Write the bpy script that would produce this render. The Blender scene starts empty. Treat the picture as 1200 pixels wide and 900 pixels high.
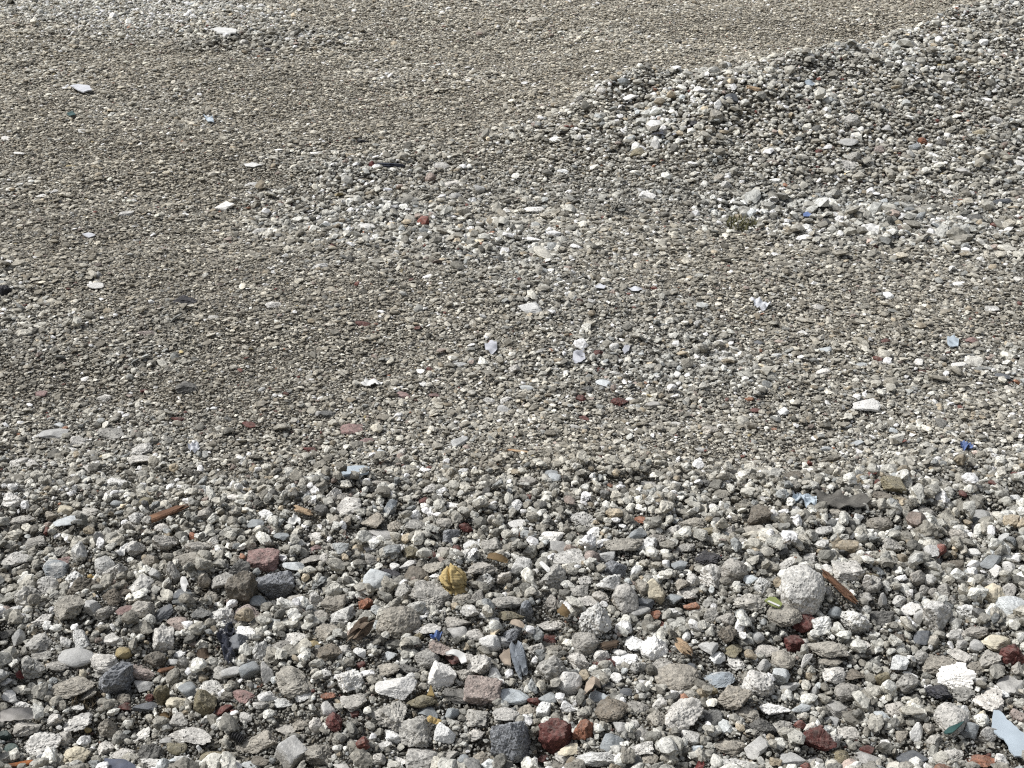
import bpy, bmesh, math, random, re
import numpy as np
from mathutils import Vector, Matrix
R = math.radians
SC = bpy.context.scene
COL = SC.collection
rng = np.random.default_rng(11)
random.seed(5)

# ------------------------------------------------------------------ camera
CAM_H, PITCH, FOC = 1.5, R(26.0), 1448.0      # eye height, tilt below the horizon, focal length for a 1200 wide frame
FWD = np.array([0, math.cos(PITCH), -math.sin(PITCH)])
UPV = np.array([0, math.sin(PITCH), math.cos(PITCH)])
EYE = np.array([0, 0, CAM_H])
cam_d = bpy.data.cameras.new("camera"); cam = bpy.data.objects.new("camera", cam_d); COL.objects.link(cam)
cam.location = EYE; cam.rotation_euler = (math.pi / 2 - PITCH, 0, 0)
cam_d.sensor_width = 36.0; cam_d.lens = 36.0 * FOC / 1200.0; cam_d.clip_start = 0.05; cam_d.clip_end = 500
SC.camera = cam

def ray(px, py):
    d = np.array([px - 600.0, 0, 0]) + (450.0 - py) * UPV + FOC * FWD
    return d / np.linalg.norm(d)
def depth(p): return float((np.asarray(p) - EYE) @ FWD)

# ------------------------------------------------------------------ lie of the land
def waves(seed, n, lam0, lam1):
    g = np.random.default_rng(seed)
    lam = np.exp(g.uniform(math.log(lam0), math.log(lam1), n)); th = g.uniform(0, 2 * math.pi, n)
    k = 2 * math.pi / lam
    return k * np.cos(th), k * np.sin(th), g.uniform(0, 6.28, n), (lam / lam1) ** 0.8
W_BIG, W_MID, W_SM = waves(1, 14, .9, 3.5), waves(2, 18, .22, .8), waves(3, 22, .06, .2)
def wsum(W, x, y):
    kx, ky, ph, am = W
    s = np.zeros_like(x)
    for i in range(len(kx)): s += am[i] * np.sin(kx[i] * x + ky[i] * y + ph[i])
    return s / math.sqrt((am ** 2).sum() / 2)
def sstep(a, b, t):
    t = np.clip((t - a) / (b - a), 0, 1); return t * t * (3 - 2 * t)
def on_plane(px, py, z):
    d = ray(px, py); t = (z - CAM_H) / d[2]; return EYE + d * t
CREST = [(712, 116, .01), (726, 105, .11), (764, 91, .21), (850, 78, .28), (960, 65, .28), (1050, 46, .28), (1110, 26, .28), (1155, 0, .28), (1215, -40, .31)]
CRW = np.array([on_plane(a, b, h) for a, b, h in CREST])
def windrow(x, y):
    best = np.full(x.shape, 1e9); H = np.zeros_like(x); side = np.zeros_like(x)
    for i in range(len(CRW) - 1):
        a, b = CRW[i], CRW[i + 1]; dx, dy = b[0] - a[0], b[1] - a[1]; L2 = dx * dx + dy * dy
        t = np.clip(((x - a[0]) * dx + (y - a[1]) * dy) / L2, 0, 1)
        qx, qy = a[0] + t * dx, a[1] + t * dy
        d = np.hypot(x - qx, y - qy); m = d < best
        best = np.where(m, d, best); H = np.where(m, a[2] + t * (b[2] - a[2]), H)
        side = np.where(m, (x - qx) * dy - (y - qy) * dx, side)
    wf = 0.35 + 4.2 * H; wb = 0.12 + 1.1 * H
    w = np.where(side > 0, wf, wb)
    q = np.clip(best / w, 0, 1)
    return H * (0.5 + 0.5 * np.cos(math.pi * q ** 0.85))
def height(x, y):
    x = np.asarray(x, float); y = np.asarray(y, float)
    near = 1 - sstep(2.35, 2.75, y)
    cr = 2.33 + 0.05 * np.sin(2.1 * x + .6) + .03 * np.sin(7 * x)
    berm = (.075 + .012 * np.sin(3 * x + 1)) * np.where(y < cr, sstep(1.2, 2.3, y), 1 - sstep(0, .34, y - cr))
    h = berm + .010 * wsum(W_MID, x, y) * (.45 + .75 * near) + .0045 * wsum(W_SM, x, y) * (.4 + near) + .014 * wsum(W_BIG, x, y) * (1 - near)
    pile = windrow(x, y)
    h = h + pile * (1 + .05 * wsum(W_MID, x, y))
    # small scraped bank far off on the left
    p = on_plane(290, 50, 0)
    h = h + .05 * np.exp(-((x - p[0]) / .42) ** 2 - ((y - p[1]) / .16) ** 2)
    return h
def at(px, py, lift=0.0):
    """the point on the ground (plus lift) that lies on the sight line through that place of the photograph"""
    d = ray(px, py); t = 1.0
    hi = 1.5 / max(-d[2], .02) * 1.05
    ts = np.linspace(1.2, hi, 500); P = EYE[None] + ts[:, None] * d[None]
    f = P[:, 2] - height(P[:, 0], P[:, 1]) - lift
    k = np.argmax(f < 0)
    if f[k] >= 0: k = len(ts) - 1
    t0, t1 = ts[max(k - 1, 0)], ts[k]
    for _ in range(14):
        tm = .5 * (t0 + t1); p = EYE + d * tm
        if p[2] - float(height(p[0], p[1])) - lift < 0: t1 = tm
        else: t0 = tm
    return EYE + d * t1

# ------------------------------------------------------------------ materials
def N(nt, t, **kw):
    n = nt.nodes.new(t)
    for k, v in kw.items(): setattr(n, k, v)
    return n
def mixc(nt, a, b, f, mode='MIX'):
    m = N(nt, 'ShaderNodeMix', data_type='RGBA', blend_type=mode)
    for s, v in ((0, f), (6, a), (7, b)):
        if hasattr(v, 'node'): nt.links.new(v, m.inputs[s])
        elif s == 0: m.inputs[0].default_value = v
        else: m.inputs[s].default_value = (*v, 1) if len(v) == 3 else v
    return m.outputs[2]
def ramp(nt, v, stops):
    r = N(nt, 'ShaderNodeValToRGB'); nt.links.new(v, r.inputs[0]); e = r.color_ramp.elements
    while len(e) < len(stops): e.new(.5)
    for q, (p, c) in zip(e, stops):
        q.position = p; q.color = (c, c, c, 1) if not hasattr(c, '__len__') else (*c, 1)
    return r.outputs[0]
def noise(nt, vec, scale, detail=4, rough=.6):
    n = N(nt, 'ShaderNodeTexNoise'); n.inputs['Scale'].default_value = scale; n.inputs['Detail'].default_value = detail; n.inputs['Roughness'].default_value = rough
    nt.links.new(vec, n.inputs['Vector']); return n.outputs[0]
def voro(nt, vec, scale, out='Distance', feature='F1'):
    n = N(nt, 'ShaderNodeTexVoronoi', feature=feature); n.inputs['Scale'].default_value = scale
    nt.links.new(vec, n.inputs['Vector']); return n.outputs[out]
def stone_mat(name, src, mott=.35, speck=.5, speck_scale=420, pits=.5, bump=.5, rough=.92, dust=.25, spec=.25, tint2=None, patch=0.0):
    """src: 'object' takes the colour of the object, 'attribute' the colour stored on the faces"""
    m = bpy.data.materials.new(name); m.use_nodes = True; nt = m.node_tree; b = nt.nodes['Principled BSDF']
    tc = N(nt, 'ShaderNodeTexCoord').outputs['Object']
    if src == 'object':
        oi = N(nt, 'ShaderNodeObjectInfo'); col = oi.outputs['Color']
        add = N(nt, 'ShaderNodeVectorMath', operation='MULTIPLY_ADD'); nt.links.new(oi.outputs['Random'], add.inputs[0]); add.inputs[1].default_value = (7, 7, 7)
        nt.links.new(tc, add.inputs[2]); tc = add.outputs[0]
    else:
        a = N(nt, 'ShaderNodeAttribute', attribute_name='col'); col = a.outputs['Color']
    n1 = noise(nt, tc, 55, 5, .65)
    c = mixc(nt, col, ramp(nt, n1, [(.3, 1 - mott), (.5, 1.0), (.72, 1 + mott)]), 1.0, 'MULTIPLY')
    # grains: light and dark aggregate
    vc = N(nt, 'ShaderNodeTexVoronoi'); vc.inputs['Scale'].default_value = speck_scale; nt.links.new(tc, vc.inputs['Vector'])
    sep = N(nt, 'ShaderNodeSeparateColor'); nt.links.new(vc.outputs['Color'], sep.inputs[0])
    g = ramp(nt, sep.outputs[0], [(0, 1 - speck), (.18, 1 - speck * .5), (.3, 1.0), (.75, 1.0), (.95, 1 + speck * .8)])
    c = mixc(nt, c, g, 1.0, 'MULTIPLY')
    # larger aggregate stones set in the paste
    v2 = N(nt, 'ShaderNodeTexVoronoi'); v2.inputs['Scale'].default_value = speck_scale * .33; nt.links.new(tc, v2.inputs['Vector'])
    s2 = N(nt, 'ShaderNodeSeparateColor'); nt.links.new(v2.outputs['Color'], s2.inputs[0])
    g2 = ramp(nt, s2.outputs[1], [(0, 1 - speck * .6), (.15, 1 - speck * .35), (.22, 1.0), (.85, 1.0), (.95, 1 + speck * .35)])
    c = mixc(nt, c, g2, .8, 'MULTIPLY')
    if patch:
        n3 = noise(nt, tc, 38, 3, .6)
        c = mixc(nt, c, tint2 or (.62, .62, .6), ramp(nt, n3, [(.5, 0.0), (.62, patch)]))
    # pits show dark
    v3 = voro(nt, tc, speck_scale * .55)
    n4 = noise(nt, tc, speck_scale * .16, 2)
    pit = N(nt, 'ShaderNodeMath', operation='MULTIPLY'); nt.links.new(ramp(nt, v3, [(.12, 1.0), (.34, 0.0)]), pit.inputs[0]); nt.links.new(ramp(nt, n4, [(.45, 0.0), (.6, 1.0)]), pit.inputs[1])
    pm = N(nt, 'ShaderNodeMath', operation='MULTIPLY'); nt.links.new(pit.outputs[0], pm.inputs[0]); pm.inputs[1].default_value = pits
    c = mixc(nt, c, (.045, .042, .036), pm.outputs[0])
    # pale dust on top faces, side and under faces darker and browner
    if dust:
        ge = N(nt, 'ShaderNodeNewGeometry'); sx = N(nt, 'ShaderNodeSeparateXYZ'); nt.links.new(ge.outputs['Normal'], sx.inputs[0])
        mm = N(nt, 'ShaderNodeMath', operation='MULTIPLY'); nt.links.new(ramp(nt, sx.outputs[2], [(.35, 0.0), (.95, 1.0)]), mm.inputs[0])
        nt.links.new(ramp(nt, noise(nt, tc, 120, 4), [(.35, 0.0), (.65, dust)]), mm.inputs[1])
        c = mixc(nt, c, (.42, .41, .375), mm.outputs[0])
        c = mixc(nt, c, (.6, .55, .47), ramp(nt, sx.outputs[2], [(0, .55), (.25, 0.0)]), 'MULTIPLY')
    nt.links.new(c, b.inputs['Base Color'])
    b.inputs['Roughness'].default_value = rough; b.inputs['Specular IOR Level'].default_value = spec
    if bump:
        hs = N(nt, 'ShaderNodeMath', operation='MULTIPLY_ADD'); nt.links.new(noise(nt, tc, 260, 5, .7), hs.inputs[0]); hs.inputs[1].default_value = 1.0
        nm = N(nt, 'ShaderNodeMath', operation='MULTIPLY'); nt.links.new(pit.outputs[0], nm.inputs[0]); nm.inputs[1].default_value = -1.0
        nt.links.new(nm.outputs[0], hs.inputs[2])
        bp = N(nt, 'ShaderNodeBump'); bp.inputs['Strength'].default_value = bump; bp.inputs['Distance'].default_value = .0025
        nt.links.new(hs.outputs[0], bp.inputs['Height']); nt.links.new(bp.outputs[0], b.inputs['Normal'])
    return m
M = {
 'concrete': stone_mat('crushed_concrete', 'object', .38, .34, 300, .7, 1.0),
 'pitted': stone_mat('pitted_concrete', 'object', .35, .32, 230, 1.0, 1.0, dust=.1),
 'plaster': stone_mat('white_plaster', 'object', .12, .10, 300, .22, .8, dust=0, rough=.95),
 'granite': stone_mat('speckled_granite', 'object', .28, .7, 480, .1, .5, dust=.12, rough=.8),
 'smooth': stone_mat('smooth_stone', 'object', .25, .18, 500, .05, .25, dust=.2, rough=.7, spec=.4),
 'streak': stone_mat('veined_stone', 'object', .3, .2, 420, .1, .4, dust=.1, patch=.75),
 'brick': stone_mat('broken_brick', 'object', .45, .35, 320, .35, .7, dust=.22, rough=.95),
 'gravel': stone_mat('loose_gravel', 'attribute', .42, .35, 340, .5, .6, dust=.3),
 'gravel_far': stone_mat('far_gravel', 'attribute', .25, .3, 260, .0, .0, dust=.3),
}
def simple(name, col, rough=.6, spec=.3, mott=.25, scale=60, bump=.3, stretch=None, col2=None, trans=0, sheen=0):
    m = bpy.data.materials.new(name); m.use_nodes = True; nt = m.node_tree; b = nt.nodes['Principled BSDF']
    tc = N(nt, 'ShaderNodeTexCoord').outputs['Object']
    if stretch:
        mp = N(nt, 'ShaderNodeMapping'); mp.inputs['Scale'].default_value = stretch; nt.links.new(tc, mp.inputs[0]); tc = mp.outputs[0]
    n = noise(nt, tc, scale, 6, .65)
    c = mixc(nt, col, ramp(nt, n, [(.3, 1 - mott), (.5, 1.0), (.7, 1 + mott)]), 1.0, 'MULTIPLY')
    if col2: c = mixc(nt, c, col2, ramp(nt, noise(nt, tc, scale * .4, 3), [(.48, 0.0), (.62, .85)]))
    nt.links.new(c, b.inputs['Base Color']); b.inputs['Roughness'].default_value = rough; b.inputs['Specular IOR Level'].default_value = spec
    if trans: b.inputs['Transmission Weight'].default_value = trans
    bp = N(nt, 'ShaderNodeBump'); bp.inputs['Strength'].default_value = bump; bp.inputs['Distance'].default_value = .002
    nt.links.new(n, bp.inputs['Height']); nt.links.new(bp.outputs[0], b.inputs['Normal'])
    return m
# ------------------------------------------------------------------ stone shapes
def ico(sub):
    bm = bmesh.new(); bmesh.ops.create_icosphere(bm, subdivisions=sub, radius=1.0)
    v = np.array([p.co[:] for p in bm.verts]); v /= np.linalg.norm(v, axis=1)[:, None]
    f = np.array([[q.index for q in p.verts] for p in bm.faces]); bm.free(); return v, f
ICO = {k: ico(k) for k in (1, 2, 3, 4, 5)}
def stone_shape(sub, g, planes=13, rough=.05, pit=.0, sharp=18, low=.10, box=False):
    """a broken lump: the space inside random fracture planes, then worn, roughened and pitted"""
    V, F = ICO[sub]
    n = g.normal(size=(planes, 3)); n /= np.linalg.norm(n, axis=1)[:, None]
    if box:
        q = np.linalg.qr(g.normal(size=(3, 3)) * .45 + np.eye(3))[0]; n = np.vstack([q, -q, n])
    d = g.uniform(.58 if planes < 20 else .84 if planes < 40 else .92, 1.0, len(n))
    if box: d[:6] = g.uniform(.72, .95, 6); d[6:] = g.uniform(.84, 1.15, len(d) - 6)
    c = V @ n.T
    r = np.where(c > .05, d[None] / np.maximum(c, .05), 9.0)
    r = -np.log(np.exp(-sharp * np.minimum(r, 3)).sum(1)) / sharp
    r = np.minimum(r, 1.35)
    def bumps(fr, k):
        K = g.normal(size=(k, 3)); K /= np.linalg.norm(K, axis=1)[:, None]; K *= fr * g.uniform(.7, 1.4, (k, 1))
        ph = g.uniform(0, 6.28, k); return np.sin(V @ K.T + ph).sum(1) / math.sqrt(k / 2)
    r = r * (1 + low * .5 * bumps(3.0, 8) * .6)
    if rough and sub >= 2: r = r * (1 + rough * (.6 * bumps(8, 10) + .5 * bumps(17, 12) + (.45 * bumps(36, 14) if sub >= 4 else 0)))
    if sub >= 4 and rough: r = r + g.normal(0, rough * .13, len(r))
    if pit and sub >= 3:
        k = int(g.integers(18, 46)); C = g.normal(size=(k, 3)); C /= np.linalg.norm(C, axis=1)[:, None]
        sg = g.uniform(.06, .16, k); cc = np.clip(V @ C.T, -1, 1)
        r = r - (pit * np.exp(-(np.arccos(cc) / sg[None]) ** 2) * g.uniform(.4, 1, k)[None]).sum(1)
    P = V * r[:, None]
    ext = np.abs(P).max(0); return P / ext[None], F
def mesh_from(name, P, F, flat=True):
    me = bpy.data.meshes.new(name)
    me.vertices.add(len(P)); me.vertices.foreach_set('co', np.ascontiguousarray(P, np.float32).ravel())
    k = F.shape[1]; me.loops.add(F.size); me.loops.foreach_set('vertex_index', np.ascontiguousarray(F, np.int32).ravel())
    me.polygons.add(len(F)); me.polygons.foreach_set('loop_start', np.arange(0, F.size, k, dtype=np.int32))
    me.update(calc_edges=True)
    if flat: me.shade_flat()
    return me
def rot_xyz(a, b, c):
    return np.array((Matrix.Rotation(c, 3, 'Z') @ Matrix.Rotation(b, 3, 'Y') @ Matrix.Rotation(a, 3, 'X')))

# class: albedo, material, object name, label colour, rough, pit, sub-shape
CLS = {
 'co': ((.335, .32, .285), 'concrete', 'concrete_chunk', 'grey', .05, .05),
 'cp': ((.36, .345, .305), 'pitted', 'concrete_chunk', 'pitted grey', .06, .09),
 'pa': ((.53, .515, .475), 'concrete', 'concrete_chunk', 'pale grey', .04, .04),
 'wp': ((.66, .65, .61), 'pitted', 'mortar_lump', 'white pitted', .06, .10),
 'wh': ((.84, .84, .82), 'plaster', 'plaster_lump', 'bright white', .07, .05),
 'ws': ((.72, .715, .69), 'plaster', 'white_stone', 'off-white', .03, .0),
 'ta': ((.315, .285, .23), 'concrete', 'concrete_chunk', 'tan grey', .045, .04),
 'br': ((.165, .14, .105), 'concrete', 'concrete_chunk', 'dark brown', .05, .05),
 'dk': ((.135, .135, .13), 'concrete', 'concrete_chunk', 'dark grey', .05, .04),
 'bk': ((.045, .045, .052), 'granite', 'asphalt_lump', 'charcoal black', .08, .08),
 'gr': ((.215, .225, .24), 'granite', 'granite_block', 'blue-grey speckled', .03, .02),
 'sl': ((.25, .27, .28), 'smooth', 'stone', 'smooth slate-blue', .012, .0),
 'sv': ((.27, .30, .325), 'streak', 'stone', 'white-veined slate-blue', .03, .0),
 'sd': ((.11, .12, .135), 'smooth', 'stone', 'smooth dark blue-grey', .015, .0),
 'sm': ((.37, .37, .36), 'smooth', 'stone', 'smooth grey', .012, .0),
 'lb': ((.52, .555, .57), 'smooth', 'stone', 'light blue-white', .02, .0),
 'ol': ((.23, .205, .14), 'concrete', 'stone', 'olive brown', .03, .0),
 'rb': ((.115, .045, .04), 'brick', 'brick_fragment', 'dark red', .04, .02),
 'ob': ((.27, .125, .08), 'brick', 'brick_fragment', 'orange-red', .05, .02),
 'pk': ((.36, .30, .27), 'concrete', 'stone', 'pinkish', .04, .02),
 'pr': ((.26, .175, .165), 'brick', 'brick_fragment', 'dusty pink', .03, .02),
 'cr': ((.60, .55, .43), 'smooth', 'stone', 'cream', .03, .0),
 'yl': ((.36, .29, .15), 'smooth', 'stone', 'mustard yellow', .04, .02),
 'tl': ((.055, .085, .08), 'smooth', 'stone', 'dark teal', .02, .0),
}
HERO = []      # (x, y, radius) of every stone laid by hand, so the loose gravel leaves it room
KEEP = []      # label bookkeeping
def lay_stone(px, py, w, h, cls, rot=0.0, opt='', desc=None, short=None, seed=0, group=None):
    g = np.random.default_rng(1000 + seed)
    alb, mat, nm, cw, ro, pit = CLS[cls]; ro *= 1.25
    p = at(px, py); z = depth(p); W = w * z / FOC; Hh = h * z / FOC
    a = math.atan2(CAM_H - p[2], p[1])
    asp = Hh / W * 1.04
    b = W * .5 * (g.uniform(.8, 1.0) if asp > .6 else g.uniform(.6, .85))
    if asp < .35: b = W * .5 * .7
    need = (Hh * .5) ** 2 - (b * math.sin(a)) ** 2
    if need < (.3 * b) ** 2:
        c = .34 * b if asp < .4 else .45 * b
        b = min(b, math.sqrt(max((Hh * .5) ** 2 - (c * math.cos(a)) ** 2, (.15 * W) ** 2)) / math.sin(a))
    else: c = math.sqrt(need) / math.cos(a)
    c = min(c, .62 * W if 'u' not in opt else 1.4 * W)
    if 'f' in opt: c = min(c, .16 * W)
    lift = c * (.48 if py > 560 else .3)
    if 'f' in opt: lift = c * .8 + .004
    q = at(px, py, lift)
    sub = 5 if w > 34 else 4 if w > 17 else 3 if w > 9 else 2
    box = 'b' in opt; rnd = 'r' in opt
    P, F = stone_shape(sub, g, planes=(60 if w > 36 else 26) if rnd else int(g.integers(8, 12)), rough=ro * (.6 if rnd else 1), pit=pit, sharp=11 if rnd else (30 if box else 34), low=.05, box=box)
    P = P * np.array([W * .5, b, c]) * (1.2 if py > 570 else 1.12)
    if 't' in opt:   # narrow towards the top
        k = 1 - .42 * (P[:, 2] / c + 1) * .5; P[:, 0] *= k; P[:, 1] *= k
    yaw = g.uniform(-.35, .35)
    P = P @ rot_xyz(g.uniform(-.18, .18), math.radians(rot) + g.uniform(-.1, .1), yaw).T
    me = mesh_from(nm, P, F)
    o = bpy.data.objects.new(nm, me); COL.objects.link(o); o.location = q
    v = g.uniform(.88, 1.12); t = g.normal(0, .012)
    gm = sum(alb) / 3; k = .3 if cls in ('co', 'cp', 'pa', 'ta', 'br', 'wp') else 0
    al = [q * (1 - k) + gm * k for q in alb]; lg = {'co': 1.25, 'cp': 1.25, 'ta': 1.2, 'pa': 1.12, 'br': 1.15, 'dk': 1.1, 'wp': 1.05, 'ws': 1.05, 'gr': 1.15, 'sl': 1.15, 'sm': 1.15}.get(cls, 1.0)
    v *= lg; o.color = (al[0] * v * (1 + t), al[1] * v, al[2] * v * (1 - t), 1)
    me.materials.append(M[mat])
    HERO.append((q[0], q[1], max(W * .5, b)))
    KEEP.append(dict(o=o, px=px, py=py, w=w, h=h, cls=cls, cw=cw, desc=desc, short=short, opt=opt, nm=nm, group=group))
    return o
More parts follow.
